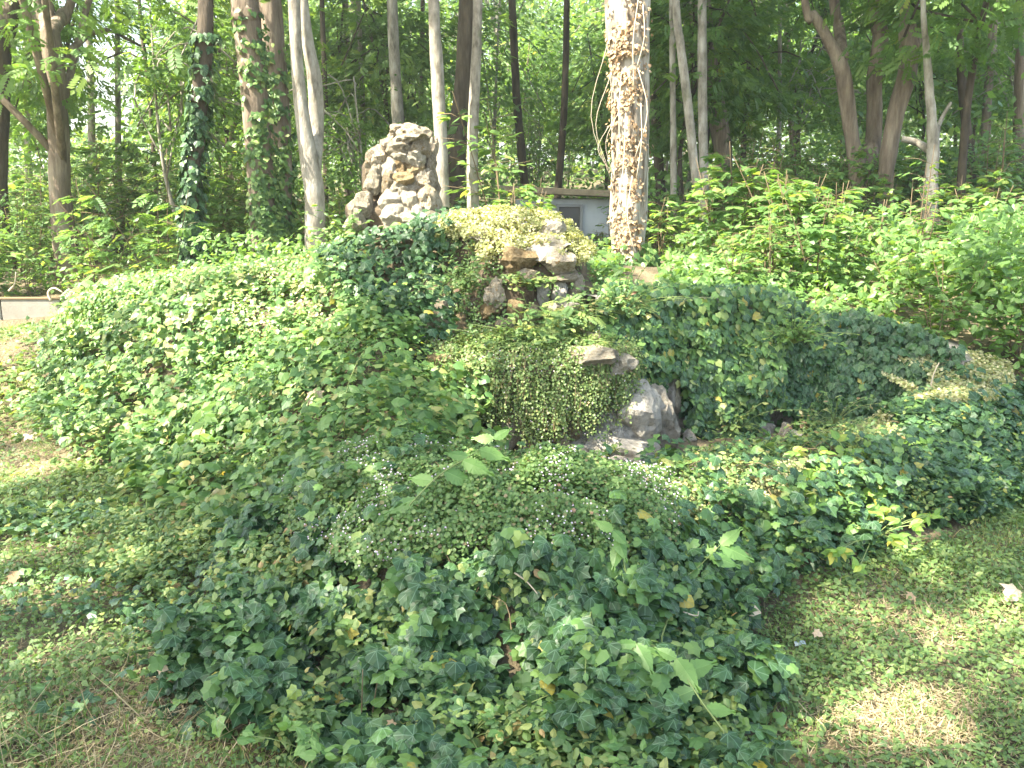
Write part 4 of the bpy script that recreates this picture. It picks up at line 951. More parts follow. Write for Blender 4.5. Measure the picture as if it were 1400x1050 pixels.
# low dense growth closing the wood far back
n = 20000; yy = rng.uniform(34, 80, n); xx = rng.uniform(-.75, .75, n) * yy; zz = H(xx, yy) + rng.random(n) ** .8 * (3 + 4 * fbm(xx * .1, yy * .1, 0, 5))
pxx = proj(np.stack([xx, yy, zz], -1))[0]; zz = np.where(((pxx > 75) & (pxx < 185)) , H(xx, yy) + (zz - H(xx, yy)) * .45, zz)
o = link("far_woods", leaf_mesh("far_woods", [leaf_arrays(OV_LO, np.stack([xx, yy, zz], -1), np.array([-.2, -.4, 1.]) + rng.normal(size=(n, 3)) * .5, rng.normal(size=(n, 3)), rng.uniform(.3, .6, n), rng.random(n))]), M['crown_far'], kind="stuff")
o["label"] = "far green wood closing the view behind the trees"

def trunk_tree(label, stems, Y, bark, base_off=-.3, crown=None, crown_h=None, ivy=None, nm="tree", rough=.12, vs=3, seg=14, flutes=0, up=9.0):
    """stems: lists of (px, py, width px); the first starts at the ground. Above the picture each stem goes on to its crown."""
    p0 = at(stems[0][0][0], stems[0][0][1], Y); bz = float(H(p0[0], Y)) - .1
    root = thing(nm, label, "tree", (p0[0], Y, bz)); r = np.random.default_rng(abs(int(p0[0] * 977)) + 5)
    parts = []; tops = []; pathdata = []
    for si, s in enumerate(stems):
        pts = [at(px, py, Y + (.25 * si) * (k > 0)) for k, (px, py, w) in enumerate(s)]; rad = [w * Y / FPX / 2 for _, _, w in s]
        if si == 0:
            g = pts[0].copy(); g[2] = bz; pts = [g + [0, 0, 0]] + ([pts[0]] if pts[0][2] > bz + .15 else []) + pts[1:]; rad = [rad[0] * 1.15] + ([rad[0]] if len(pts) == len(s) + 1 else []) + rad[1:]
        if s[-1][1] <= 12:
            d = pts[-1] - pts[-2]; d = d / max(d[2], .05); d = np.clip(d, -.35, 1); h = up - pts[-1][2]
            pts.append(pts[-1] + np.array([d[0] * .5, .1, 1]) * h * .5); rad.append(rad[-1] * .75)
            pts.append(pts[-1] + np.array([d[0] * .3 + r.normal() * .1, r.normal() * .1, 1]) * h * .5); rad.append(rad[-1] * .5)
        n = max(16, int(12 * (pts[-1][2] - pts[0][2]) + 10)); n = min(n, 90); path = catmull(pts, n); tt = np.linspace(0, len(rad) - 1, n); R = np.interp(tt, np.arange(len(rad)), rad)
        parts.append(tube(path, R, seg, rough, int(r.integers(99)), vs, flutes)); tops.append(pts[-1]); pathdata.append((path, R))
    me, c = crown or random.choice(CR)
    top = tops[0]
    if up > 5:
        for k in range(10):
            e = top + c[r.integers(len(c))] * .9 + [0, 0, 1.2]; b = top + [0, 0, -1.5 * r.random()]
            parts.append(tube(catmull([b, (b + e) / 2 + [0, 0, .3], e], 6), np.linspace(.05, .015, 6), 6))
    V, F = tjoin(parts); link("trunk", mesh_np("trunk", rel(root, V), F, smooth_shade=True), bark, root)
    if up > 5:
        o = link("crown", me, None, root); o.location = (rel(root, top[None])[0] + [0, 0, 1.2]).tolist(); o.rotation_euler = (0, 0, r.random() * 6.28)
    return root, pathdata
def trunk_ivy(root, pd, n, t0, t1, cover_side, size, mat='ivy', thick=.05, label=None, dead=False, share=.6, patch=False):
    path, R = pd; m_ = len(path); t = (t0 + (t1 - t0) * (rng.random(n) if patch else rng.beta(1, 1.9, n))) * (m_ - 1); i = t.astype(int).clip(0, m_ - 2); f = (t - i)[:, None]
    c = path[i] * (1 - f) + path[i + 1] * f; a = cover_side + rng.normal(size=n) * share; kk = rng.random(n) < smooth(.36, .60, fbm(a * 1.6, t * .55, 0, 7, 2)) + .06; t, i, f, c, a = t[kk], i[kk], f[kk], c[kk], a[kk]; n = len(a); r = R[i]
    d = np.stack([np.cos(a), np.sin(a), np.zeros(n)], -1); P = c + d * (r * 1.03 + rng.random(n) * thick)[:, None]
    Nn = d + [0, 0, .4] + rng.normal(size=(n, 3)) * .35; T = np.array([0, 0, -1.]) + rng.normal(size=(n, 3)) * .5
    lo = thing("climbing_ivy", label, "ivy", (float(c[:, 0].mean()), float(c[:, 1].mean()), float(P[:, 2].min())))
    link("foliage", leaf_mesh("foliage", [leaf_arrays(IVY_LO, rel(lo, P), Nn, T, rng.uniform(*size, n), rng.random(n) * (.9 if not dead else 1))]), M[mat], lo, kind="stuff")
    return lo
random.seed(4)
G, Bn, Dk = M['bark_grey'], M['bark_brown'], M['bark_dark']
trunk_tree("grey brown trunk forking at the top, far left above the low wall", [[(82, 262, 28), (80, 180, 26), (74, 90, 26), (68, 40, 24)], [(68, 44, 20), (58, 20, 14), (50, 0, 12)], [(70, 44, 20), (86, 18, 14), (98, 0, 12)]], 10.5, Bn)
trunk_tree("dark leaning trunk cut by the left edge of the view", [[(-2, 260, 22), (2, 160, 20), (4, 60, 22), (16, 0, 22)]], 11.0, Dk)
trunk_tree("slim pale trunk second from the left, against the open sky", [[(127, 260, 10), (124, 120, 9), (120, 0, 8)]], 17, G)
trunk_tree("very thin pale trunk beside the ivy clad dark one, third from the left", [[(163, 275, 9), (161, 120, 7), (160, 0, 6)]], 13, G)
t5, p5 = trunk_tree("dark slender trunk wrapped in ivy in front of the left wood", [[(266, 345, 20), (262, 290, 17), (270, 180, 20), (279, 60, 22), (281, 0, 20)]], 8.6, Dk, rough=.2)
t6, p6 = trunk_tree("stout sunlit trunk with ivy at its foot, left of a matching pair", [[(364, 325, 40), (356, 230, 36), (346, 110, 34), (336, 20, 35), (334, 0, 35)]], 9.6, Bn)
t7, p7 = trunk_tree("stout brown trunk with ivy at its foot, right of a matching pair", [[(382, 322, 30), (384, 230, 30), (376, 100, 32), (368, 0, 30)]], 10.2, Bn)
t8, p8 = trunk_tree("smooth pale grey trunk splitting low into two stems beside the cairn", [[(430, 345, 24), (430, 270, 26), (424, 228, 26), (410, 130, 17), (402, 0, 16)], [(428, 232, 22), (432, 180, 20), (430, 110, 20), (414, 0, 14)]], 9.0, G, rough=.07)
t9, p9 = trunk_tree("straight pale grey trunk directly right of the cairn", [[(606, 290, 17), (603, 200, 17), (597, 80, 17), (593, 0, 14)]], 9.5, G, rough=.06)
t10, p10 = trunk_tree("slim pale grey trunk above the middle of the grotto", [[(647, 295, 16), (646, 200, 15), (650, 100, 14), (653, 0, 12)]], 9.8, G, rough=.06)
trunk_tree("broad dark trunk between the two pale ones over the grotto", [[(622, 300, 28), (624, 200, 26), (634, 110, 24), (640, 0, 24)]], 13, Dk)
t12, p12 = trunk_tree("big bleached trunk with peeling bark and dead ivy right of the hut", [[(862, 415, 46), (860, 330, 44), (862, 200, 50), (860, 90, 52), (857, 0, 56)]], 7.6, M['bark_white'], rough=.16, vs=2, seg=28, flutes=5)
trunk_tree("thin pale trunk just right of the bleached one", [[(921, 280, 9), (920, 150, 8), (919, 0, 8)]], 12, G)
trunk_tree("slender pale curved trunk, left of a close pair", [[(962, 290, 12), (951, 240, 12), (940, 140, 12), (930, 60, 11), (924, 0, 10)]], 11, G, rough=.06)
trunk_tree("slender straight pale trunk, right of a close pair", [[(963, 280, 12), (961, 180, 12), (960, 60, 12), (960, 0, 11)]], 11.6, G, rough=.06)
trunk_tree("heavy dark trunk leaning left behind the pale pair", [[(992, 260, 20), (986, 190, 24), (970, 100, 26), (955, 0, 28)]], 14, Bn)
trunk_tree("large trunk forking low into two rising limbs on the right", [[(1178, 285, 28), (1175, 240, 28), (1165, 190, 18), (1152, 100, 20), (1130, 50, 14), (1112, 20, 11), (1100, 0, 10)], [(1178, 238, 24), (1194, 190, 20), (1195, 110, 20), (1204, 50, 20), (1196, 0, 18)], [(1152, 80, 16), (1146, 30, 14), (1140, 0, 13)]], 11.5, Bn)
trunk_tree("dark leaning trunk with a forked top right of the large forked one", [[(1212, 290, 20), (1212, 230, 20), (1224, 160, 22), (1240, 100, 24), (1240, 40, 22), (1236, 0, 12)], [(1246, 66, 16), (1258, 44, 14), (1256, 28, 12)]], 11.0, Bn)
trunk_tree("knobbly pale trunk with a stubby side branch on the far right", [[(1275, 335, 18), (1271, 290, 22), (1273, 240, 17), (1276, 205, 16), (1272, 140, 12), (1266, 60, 8), (1262, 0, 7)], [(1274, 208, 12), (1256, 196, 10), (1234, 190, 8)], [(1276, 210, 10), (1284, 170, 6), (1300, 140, 4)]], 10.0, G, rough=.22, vs=8)
trunk_tree("thin dark upright trunk near the right edge", [[(1328, 330, 14), (1326, 220, 13), (1316, 120, 11), (1310, 0, 9)]], 12.5, Dk)
trunk_tree("brown trunk cut by the right edge of the view", [[(1392, 330, 16), (1394, 150, 14), (1398, 0, 14)]], 13, Bn)
for k, (x0, x1, w, Y, bk, lab) in enumerate([
    (42, 36, 8, 18, G, "thin grey trunk left of the far left forked tree"), (445, 440, 8, 16, Dk, "thin dark trunk just right of the pale split trunk"), (497, 490, 8, 18, G, "thin pale stem left of the cairn"),
    (556, 536, 17, 14, G, "pale trunk rising behind the top of the cairn"), (480, 472, 9, 20, Bn, "thin brown trunk far behind and left of the cairn"), (760, 775, 10, 17, Dk, "dark trunk deep behind the hut"),
    (722, 700, 12, 19, Dk, "dark trunk leaning behind the left end of the hut"), (905, 890, 14, 15, Dk, "dark shaded trunk close behind the bleached one"), (1010, 1030, 8, 19, Dk, "thin dark trunk between the pale pair and the big fork"),
    (1090, 1075, 9, 21, Bn, "thin brown trunk in the gap left of the big fork"), (1345, 1360, 12, 16, Bn, "brown trunk leaning right near the right edge"), (310, 325, 9, 18, Bn, "thin trunk deep between the ivy clad trees"),
    (215, 190, 6, 15, Dk, "wiry dark stem left of the ivy wrapped dark trunk"), (570, 578, 7, 22, Dk, "thin dark trunk far behind the cairn"), (1060, 1066, 6, 15, G, "wiry pale stem left of the large forked trunk")]):
    trunk_tree(lab, [[(x0, 300, w), ((x0 + x1) / 2 + random.uniform(-4, 4), 150, w * .9), (x1, 0, w * .8)]], Y, bk)
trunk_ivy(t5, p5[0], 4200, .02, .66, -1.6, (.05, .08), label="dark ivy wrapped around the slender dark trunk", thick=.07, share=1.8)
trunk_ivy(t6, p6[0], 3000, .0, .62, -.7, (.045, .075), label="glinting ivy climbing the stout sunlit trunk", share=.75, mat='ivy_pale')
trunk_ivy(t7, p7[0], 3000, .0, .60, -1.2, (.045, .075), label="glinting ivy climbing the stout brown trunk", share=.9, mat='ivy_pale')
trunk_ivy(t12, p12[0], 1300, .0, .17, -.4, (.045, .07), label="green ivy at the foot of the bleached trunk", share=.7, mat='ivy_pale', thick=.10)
trunk_ivy(t12, p12[0], 2700, .10, .80, -1.85, (.016, .038), patch=True, label="brown withered ivy clinging up the bleached trunk", share=.62, mat='dead', thick=.03)
trunk_ivy(t10, p10[0], 200, .0, .10, -1.6, (.04, .06), label="sparse ivy at the foot of the slim pale trunk", share=.9, mat='ivy_pale')
vp = []
for k in range(4):
    a = at(838 + rng.normal() * 4, rng.uniform(0, 200), 7.45); L = rng.uniform(.3, 1.1)
    vp.append(tube(catmull([a, a + [-.08 - .05 * rng.random(), -.02, -L * .5], a + [-.02 + rng.normal() * .05, 0, -L]], 9), .0025, 5))
for k in range(7):
    a = at(840 + 50 * rng.random(), rng.uniform(-20, 300), 7.38); L = rng.uniform(.3, .9)
    vp.append(tube(catmull([a, a + [rng.normal() * .05, -.03, -L * .5], a + [rng.normal() * .05, 0, -L]], 9), .0045, 5))
V, F = tjoin(vp); vt = thing("dead_vine", "dry woody vines dangling along the bleached trunk", "vine", at(850, 380, 7.4)); link("stems", mesh_np("stems", rel(vt, V), F, smooth_shade=True), M['twig'], vt, kind="stuff")

# ---- trees standing left of and behind the viewpoint, unseen, placed for shade; crowns cut to leave chosen sun patches
LIT = [(at(250, 480, 5.9), 1.15, .8), (at(80, 560, 5.9), .9, .93), (at(400, 420, 5.9), .55, .75), (at(300, 600, 4.9), .5, .75), (at(430, 560, 4.6), .4, .65), (at(720, 530, 5.0), .42, .8), (at(640, 510, 5.0), .25, .85), (at(800, 660, 3.3), .16, .5), (at(600, 680, 3.3), .14, .45), (at(640, 430, 5.7), .3, .7), (at(480, 640, 3.7), .3, .5), (at(330, 640, 4.4), .3, .6), (at(1130, 920, 2.6), .12, .7), (at(180, 800, 3.4), .35, .55), (at(700, 900, 2.6), .22, .35), (at(500, 800, 2.9), .15, .35), (at(60, 740, 4.0), .4, .6), (at(120, 900, 2.9), .3, .45), (at(1240, 1000, 2.45), .24, .85), (at(1180, 1035, 2.35), .15, .8), (at(1320, 1000, 2.4), .12, .7), (at(1360, 900, 2.8), .14, .6), (at(1120, 990, 2.5), .07, .7), (at(1190, 930, 2.7), .09, .7), (at(1290, 900, 2.8), .10, .6), (at(1390, 850, 3.1), .14, .7), (at(1280, 780, 3.6), .12, .7), (at(1230, 850, 3.1), .16, .8), (at(1330, 850, 3.1), .16, .8), (at(1150, 830, 3.2), .14, .7), (at(1200, 770, 3.7), .14, .8),
       (at(20, 500, 6.6), .55, 1), (at(20, 600, 5.5), .45, 1), (at(-60, 550, 6), .5, 1), (at(60, 460, 7.6), .6, 1), (at(60, 660, 4.9), .25, .8),
       (at(180, 420, 6.8), .50, .9), (at(300, 480, 5.8), .55, .85), (at(200, 520, 5.8), .4, .9), (at(420, 470, 5.3), .35, .7), (at(380, 560, 4.8), .22, .7), (at(240, 590, 5.2), .25, .8),
       (at(545, 250, 6.7), .60, 1), (at(660, 290, 6.2), .42, 1), (at(720, 330, 5.9), .38, 1), (at(760, 370, 5.7), .26, 1), (at(560, 290, 6.4), .35, .9), (at(800, 460, 5.5), .22, .95), (at(840, 490, 5.2), .20, 1), (at(890, 580, 5.1), .16, .95),
       (at(600, 500, 5.0), .16, .7), (at(860, 440, 5.8), .30, .9), (at(900, 520, 5.6), .2, .8), (at(960, 560, 5.7), .15, .6), (at(850, 380, 7), .5, .9), (at(1000, 380, 6.8), .7, .85), (at(1150, 420, 6.8), .7, .9), (at(1300, 440, 6.8), .6, .8),
       (at(1000, 650, 3.8), .22, .9), (at(950, 680, 3.5), .15, .9), (at(1080, 610, 4.1), .16, .8), (at(1200, 590, 4.6), .26, 1), (at(1265, 540, 4.9), .34, 1), (at(830, 440, 5.7), .35, .9), (at(920, 480, 5.7), .3, .75), (at(1180, 680, 4.0), .2, .9), (at(1240, 730, 3.9), .16, .8),
       (at(700, 640, 3.35), .16, .6), (at(850, 650, 3.4), .14, .6), (at(560, 660, 3.4), .12, .5)]
LC = np.array([l[0] for l in LIT]); LR = np.array([l[1] for l in LIT]); LW = np.minimum(1, np.array([l[2] for l in LIT]) * 1.15)  # canopy gaps are cut along the sun direction towards these spots
def shade_tree(label, x, y, h, rad, n, seed, bark, hz=3.2):
    r = np.random.default_rng(seed); root = thing("unseen_shade_tree", label, "tree", (x, y, -.1)); top = np.array([x, y, h])
    path = catmull([[x, y, -.1], [x + r.normal() * .2, y + r.normal() * .2, h * .5], top], 30); parts = [tube(path, np.linspace(.2, .05, 30), 14, .1, seed)]
    nc = n // 60; c = unit(r.normal(size=(nc, 3))) * r.random((nc, 1)) ** .4 * np.array([rad, rad, hz]) + top
    P = np.repeat(c, 60, 0) + r.normal(size=(nc * 60, 3)) * np.array([.40, .40, .18])
    k = np.ones(len(P), bool)
    for i in range(0, len(P), 8000):
        d = P[i:i+8000, None, :] - LC[None]; a = d @ SUN; perp = np.linalg.norm(d - a[..., None] * SUN, axis=-1)
        w = (LW[None] * (1 - smooth(.8, 1.25, perp / LR[None]))).max(1); k[i:i+8000] = r.random(len(w)) > w
    # drop leaves that would shade the wood further back
    g = P - SUN * ((P[:, 2:3] - 1.0) / SUN[2]); k &= ~((g[:, 1] > 6.4) & (r.random(len(P)) < .96))
    P = P[k]; m_ = len(P)
    for j in range(26):
        e = c[r.integers(nc)]; b = path[r.integers(14, 30)]; parts.append(tube(catmull([b, (b + e) / 2 + [0, 0, .2], e], 8), np.linspace(.05, .012, 8), 6))
    V, F = tjoin(parts); link("trunk", mesh_np("trunk", rel(root, V), F, smooth_shade=True), bark, root)
    Nn = np.array([0, 0, 1.]) + r.normal(size=(m_, 3)) * .4
    link("crown", leaf_mesh("crown", [leaf_arrays(OV_LO, rel(root, P), Nn, r.normal(size=(m_, 3)), r.uniform(.11, .20, m_), r.random(m_))]), M['crown'], root)
shade_tree("tall broadleaf shade tree outside the view, behind and left", -6.6, -1.2, 10.0, 3.6, 9000, 1, Bn)
shade_tree("tall broadleaf shade tree outside the view, close behind the camera", -3.2, -2.6, 10.5, 3.4, 9000, 2, G)
shade_tree("slender broadleaf tree added for shade outside the view, near left of the basin", -4.3, 1.6, 10.5, 3.1, 7000, 4, G)  # added to shade the basin, right rim and back wall
shade_tree("tall broadleaf shade tree outside the view to the left of the bank", -9.5, 2.6, 11.0, 3.6, 5500, 3, Bn)

# ------------------------------------------------------------------ hut, low wall, lamp
import bmesh
def box(name, parent, c, s, mat, bevel=.008, **kw):
    bm = bmesh.new(); bmesh.ops.create_cube(bm, size=1)
    for v in bm.verts: v.co = Vector((v.co.x * s[0], v.co.y * s[1], v.co.z * s[2]))
    if bevel: bmesh.ops.bevel(bm, geom=bm.edges[:], offset=bevel, segments=1, affect='EDGES')
    me = bpy.data.meshes.new(name); bm.to_mesh(me); bm.free(); o = link(name, me, mat, parent, **kw)
    o.location = (c[0] - parent.location[0], c[1] - parent.location[1], c[2] - parent.location[2]) if parent else c; return o
HY = 13.0
hb = at(770, 330, HY); hut = thing("garden_hut", "small white rendered hut with a dark window seen past the grotto", "hut", (hb[0], HY + 1.5, .3))
def hpt(px, py): return at(px, py, HY)
xl, xr = hpt(704, 300)[0], hpt(845, 300)[0]; zt = hpt(780, 272)[2]
box("wall", hut, ((xl + xr) / 2, HY + 1.5, (zt + .2) / 2), (xr - xl, 3.0, zt - .2), M['plaster'])
rf = box("roof", hut, ((xl + xr) / 2, HY + 1.5, zt + .10), (xr - xl + .5, 3.5, .09), M['roofing']); rf.rotation_euler = (0, math.radians(2.5), 0)
wx = hpt(778, 312); w_ = box("window", hut, (wx[0], HY - .012, wx[2]), (.30, .06, .60), M['darkglass'], .004)
for dx, sx, dz, sz in ((-.17, .04, 0, .68), (.17, .04, 0, .68), (0, .30, .32, .04), (0, .30, -.32, .04), (0, .30, 0, .025)):
    f_ = box("frame", w_, (wx[0] + dx - 0, HY - .05, wx[2] + dz), (sx, .05, sz), M['metal'], .003); f_.location = (dx, -.035, dz)

lw = thing("concrete_wall", "low concrete retaining wall of flat slabs at the far left", "low wall", at(0, 440, 9.1))
x = -6.5
random.seed(2)
xe = at(100, 430, 9.1)[0]
while x < xe:
    L = .62; z0 = float(H(x, 9.0)) ; zt = at(50, 411, 9.1)[2]
    box("panel", lw, (x + L / 2, 9.12, zt - .19), (L - .012, .07, .40), M['concrete'], .006)
    x += L
box("coping", lw, ((-6.5 + x) / 2, 9.12, zt + .022), (x + 6.5, .09, .02), M['stem'], .004)

lp = at(1393, 378, 8.5); lamp = thing("garden_lamp", "white globe lamp on a post at the right edge among leaves", "lamp", (lp[0], 8.5, float(H(lp[0], 8.5))))
bm = bmesh.new(); bmesh.ops.create_uvsphere(bm, u_segments=24, v_segments=16, radius=.055); me = bpy.data.meshes.new("globe"); bm.to_mesh(me); bm.free()
for p in me.polygons: p.use_smooth = True
g = link("globe", me, M['globe'], lamp); g.location = (0, 0, lp[2] - lamp.location[2])
V, F = tube(np.array([[0, 0, 0], [0, 0, lp[2] - lamp.location[2] - .045]]), .02, 10); link("post", mesh_np("post", V, F, smooth_shade=True), M['metal'], lamp)
V, F = tube(np.array([[0, 0, lp[2] - lamp.location[2] - .075], [0, 0, lp[2] - lamp.location[2] - .04]]), .032, 12); link("collar", mesh_np("collar", V, F), M['metal'], lamp)

# ------------------------------------------------------------------ single plants and small things
def ground_pt(px, py, lift=.0):
    Y = 1.7
    while Y < 12:
        p = at(px, py, Y)
        if p[2] <= float(H(p[0], Y)) + lift: return p
        Y += .02
    return p
LV = {}
def leafobj(parent, key, tpl, tint, p, N, T, s, mat):
    k = (key, round(tint * 6), mat)
    if k not in LV:
        v, f = tpl; me = mesh_np(key, v, f, np.stack([v[:, 0], v[:, 1], np.full(len(v), round(tint * 6) / 6)], -1)); me.materials.append(M[mat]); LV[k] = me
    X, Y, Z = frames(np.array([N], float), np.array([T], float)); X, Y, Z = X[0] * s, Y[0] * s, Z[0] * s
    o = bpy.data.objects.new("leaf", LV[k]); COL.objects.link(o)
    if parent is not None: o.parent = parent; p = np.array(p) - np.array(parent.location)
    o.matrix_local = Matrix(((X[0], Y[0], Z[0], p[0]), (X[1], Y[1], Z[1], p[1]), (X[2], Y[2], Z[2], p[2]), (0, 0, 0, 1))); return o
def sprig(label, cat, pts, Y, leaves, tpl, mat, size, name="leafy_shoot", stemmat='greenstem', rad=.003):
    leaves = [(a_, b_, c_, d_ * .72) for a_, b_, c_, d_ in leaves]
    """pts: pixel path of the stem; leaves: list of (t, px dx, py dy, size)"""
    P = [ground_pt(a, b, .17) for a, b in pts]; m0 = P[0]; P = [q if abs(q[1] - m0[1]) < .7 else m0 + (q - m0) * .3 for q in P]; P = [at(a, b, q[1] - .03 - .05 * i) for i, ((a, b), q) in enumerate(zip(pts, P))]; path = catmull(P, 16)
    g = P[0].copy(); g[2] = min(g[2], float(H(g[0], g[1])))
    root = thing(name, label, cat, g); ft = np.vstack([g[None], path]) 
    link("stem", mesh_np("stem", *[(rel(root, v), f) for v, f in [tube(ft, np.linspace(rad, rad * .5, len(ft)), 6)]][0], smooth_shade=True), M[stemmat], root)
    for t, dx, dy, s in leaves:
        b = path[int(t * 15)]; d = np.array([dx, -.35 * abs(dy) * .5 - .1, -dy]) / max(1, math.hypot(dx, dy)); 
        leafobj(root, name + "_leaf", tpl, random.random(), b, np.array([-.1 + dx * .004, -.75, .75]) + np.random.default_rng(abs(int(t * 99 + dx * 7))).normal(size=3) * .15, d, s, mat)
    return root
k = 1 / FPX
def PX(n, Y): return n * Y / FPX
random.seed(8)
sprig("pale nettle-like shoot arching over the right of the mound", "shoot", [(905, 870), (930, 800), (960, 770), (985, 745)], 2.75,
      [(.1, -35, 15, PX(50, 2.75)), (.2, 40, 30, PX(60, 2.75)), (.45, -60, -10, PX(62, 2.75)), (.6, -30, 45, PX(58, 2.75)), (.7, -50, 50, PX(58, 2.75)), (.85, 60, 30, PX(75, 2.75)), (.95, -55, -5, PX(60, 2.75)), (1, 70, 45, PX(85, 2.75)), (1, 30, -50, PX(70, 2.75))], NETTLE, 'sprig', .1)
sprig("tall nettle-like shoot rising over the toadflax", "shoot", [(855, 860), (858, 800), (848, 750), (838, 725)], 2.72,
      [(.3, 25, 20, PX(30, 2.7)), (.5, -22, 25, PX(32, 2.7)), (.75, -8, 55, PX(62, 2.7)), (.9, 18, 60, PX(60, 2.7)), (1, -30, -25, PX(50, 2.7)), (1, 22, 35, PX(50, 2.7))], NETTLE, 'sprig', .1)
sprig("drooping serrated shoot low on the mound's right front", "shoot", [(905, 990), (880, 940), (860, 905), (870, 880)], 2.55,
      [(.3, -50, -10, PX(60, 2.5)), (.4, 45, 50, PX(75, 2.5)), (.55, -40, 30, PX(60, 2.5)), (.65, 60, 30, PX(80, 2.5)), (.8, -20, 60, PX(70, 2.5)), (.9, 70, 20, PX(80, 2.5)), (1, -45, -12, PX(60, 2.5)), (1, 30, 60, PX(75, 2.5))], NETTLE, 'sprig', .1)
sprig("second drooping serrated shoot beside the dead leaf", "shoot", [(990, 1000), (960, 960), (935, 920), (925, 900)], 2.5,
      [(.3, 50, 5, PX(60, 2.5)), (.5, -50, 20, PX(70, 2.5)), (.7, 55, -25, PX(80, 2.5)), (.9, -40, 40, PX(60, 2.5)), (1, 30, 50, PX(80, 2.5)), (1, -40, -20, PX(50, 2.5))], NETTLE, 'sprig', .1)
sprig("bright young ivy shoot trailing down the mound front", "shoot", [(812, 815), (806, 850), (802, 885), (800, 920)], 2.62,
      [(.05, 20, 18, PX(34, 2.6)), (.2, -24, 12, PX(34, 2.6)), (.4, 24, 14, PX(34, 2.6)), (.55, -24, 16, PX(32, 2.6)), (.72, 24, 8, PX(30, 2.6)), (.85, -20, 18, PX(28, 2.6)), (1, 6, 22, PX(22, 2.6))], IVY, 'sprig', .07)
sprig("opposite-leaved shoot standing on the left slope below the dark ivy", "shoot", [(470, 560), (478, 520), (500, 478), (540, 462)], 4.5,
      [(.2, -40, 10, PX(30, 4.5)), (.3, 30, 20, PX(34, 4.5)), (.5, -30, -8, PX(30, 4.5)), (.6, 30, 10, PX(30, 4.5)), (.75, -4, 30, PX(28, 4.5)), (.88, 4, 30, PX(28, 4.5)), (1, 18, 24, PX(26, 4.5)), (.9, -24, 20, PX(26, 4.5))], OVATE, 'sprig', .1)
sprig("spindly broad-leaved shoot in front of the grotto's left foot", "shoot", [(560, 690), (600, 650), (640, 625), (675, 600)], 3.75,
      [(.1, -40, 20, PX(60, 3.7)), (.3, -40, -10, PX(50, 3.7)), (.4, 40, 20, PX(60, 3.7)), (.6, 40, 25, PX(60, 3.7)), (.7, -35, -20, PX(45, 3.7)), (.85, 44, 18, PX(56, 3.7)), (1, 20, -22, PX(40, 3.7)), (1, -30, -6, PX(44, 3.7))], OVATE, 'sprig', .1)
sprig("yellow-green leafy shoot in the middle of the left slope", "shoot", [(262, 660), (268, 610), (280, 575), (275, 560)], 4.6,
      [(.3, -30, 10, PX(34, 4.6)), (.5, 30, 8, PX(34, 4.6)), (.7, -26, 14, PX(34, 4.6)), (.8, 26, 20, PX(34, 4.6)), (1, -10, 26, PX(34, 4.6)), (1, 18, -14, PX(30, 4.6))], OVATE, 'creeper', .1)
def cluster(label, cx, cy, Y, n, spread, size, mat, tpl, cat="creeper", name="creeper_plant", seed=0):
    r = np.random.default_rng(seed); g = ground_pt(cx, cy + 25, .03); root = thing(name, label, cat, g); parts = []
    for i in range(n):
        px, py = cx + r.normal() * spread[0], cy + r.normal() * spread[1]; p = ground_pt(px, py, .15)
        tip = p + [0, -.04, .02]; parts.append(tube(catmull([g, (g + tip) / 2 + [0, -.02, .03], tip], 6), .0018, 4))
        a0 = r.random() * 6.28
        for j in range(5):
            a = a0 + (j - 2) * .62; d = np.array([math.sin(a), -.25, -math.cos(a) * .8]); leafobj(root, name + "_leaf", tpl, r.random(), tip + r.normal(size=3) * .008, np.array([0, -.6, .8]) + r.normal(size=3) * .35, d + r.normal(size=3) * .25, .45 * size * r.uniform(.7, 1.15), mat)
    link("stem", mesh_np("stem", *[(rel(root, v), f) for v, f in [tjoin(parts)]][0]), M['greenstem'], root)
cluster("bright yellow-green five-fingered creeper hanging over the middle rim", 1175, 650, 3.95, 24, (46, 34), PX(42, 3.9), 'creeper', OVATE, seed=1)
cluster("second bright creeper spilling from the rim onto the lawn's edge", 1190, 715, 3.8, 16, (46, 22), PX(38, 3.8), 'creeper', OVATE, seed=2)
cluster("fresh green creeper sprays at the bottom of the nearest mound", 640, 990, 2.4, 9, (70, 22), PX(38, 2.4), 'sprig', OVATE, name="broad_leaved_weed", cat="weed", seed=3)
cluster("fresh green broad-leaved weed left of the mound's lower front", 570, 900, 2.62, 7, (36, 16), PX(46, 2.6), 'sprig', OVATE, name="broad_leaved_weed", cat="weed", seed=4)
cluster("pale broad leaves at the bottom edge left of centre", 440, 1010, 2.42, 7, (44, 16), PX(52, 2.4), 'sprig', OVATE, name="broad_leaved_weed", cat="weed", seed=5)
cluster("light green weed at the very bottom right of the mound", 830, 1030, 2.35, 6, (36, 10), PX(46, 2.4), 'sprig', OVATE, name="broad_leaved_weed", cat="weed", seed=6)

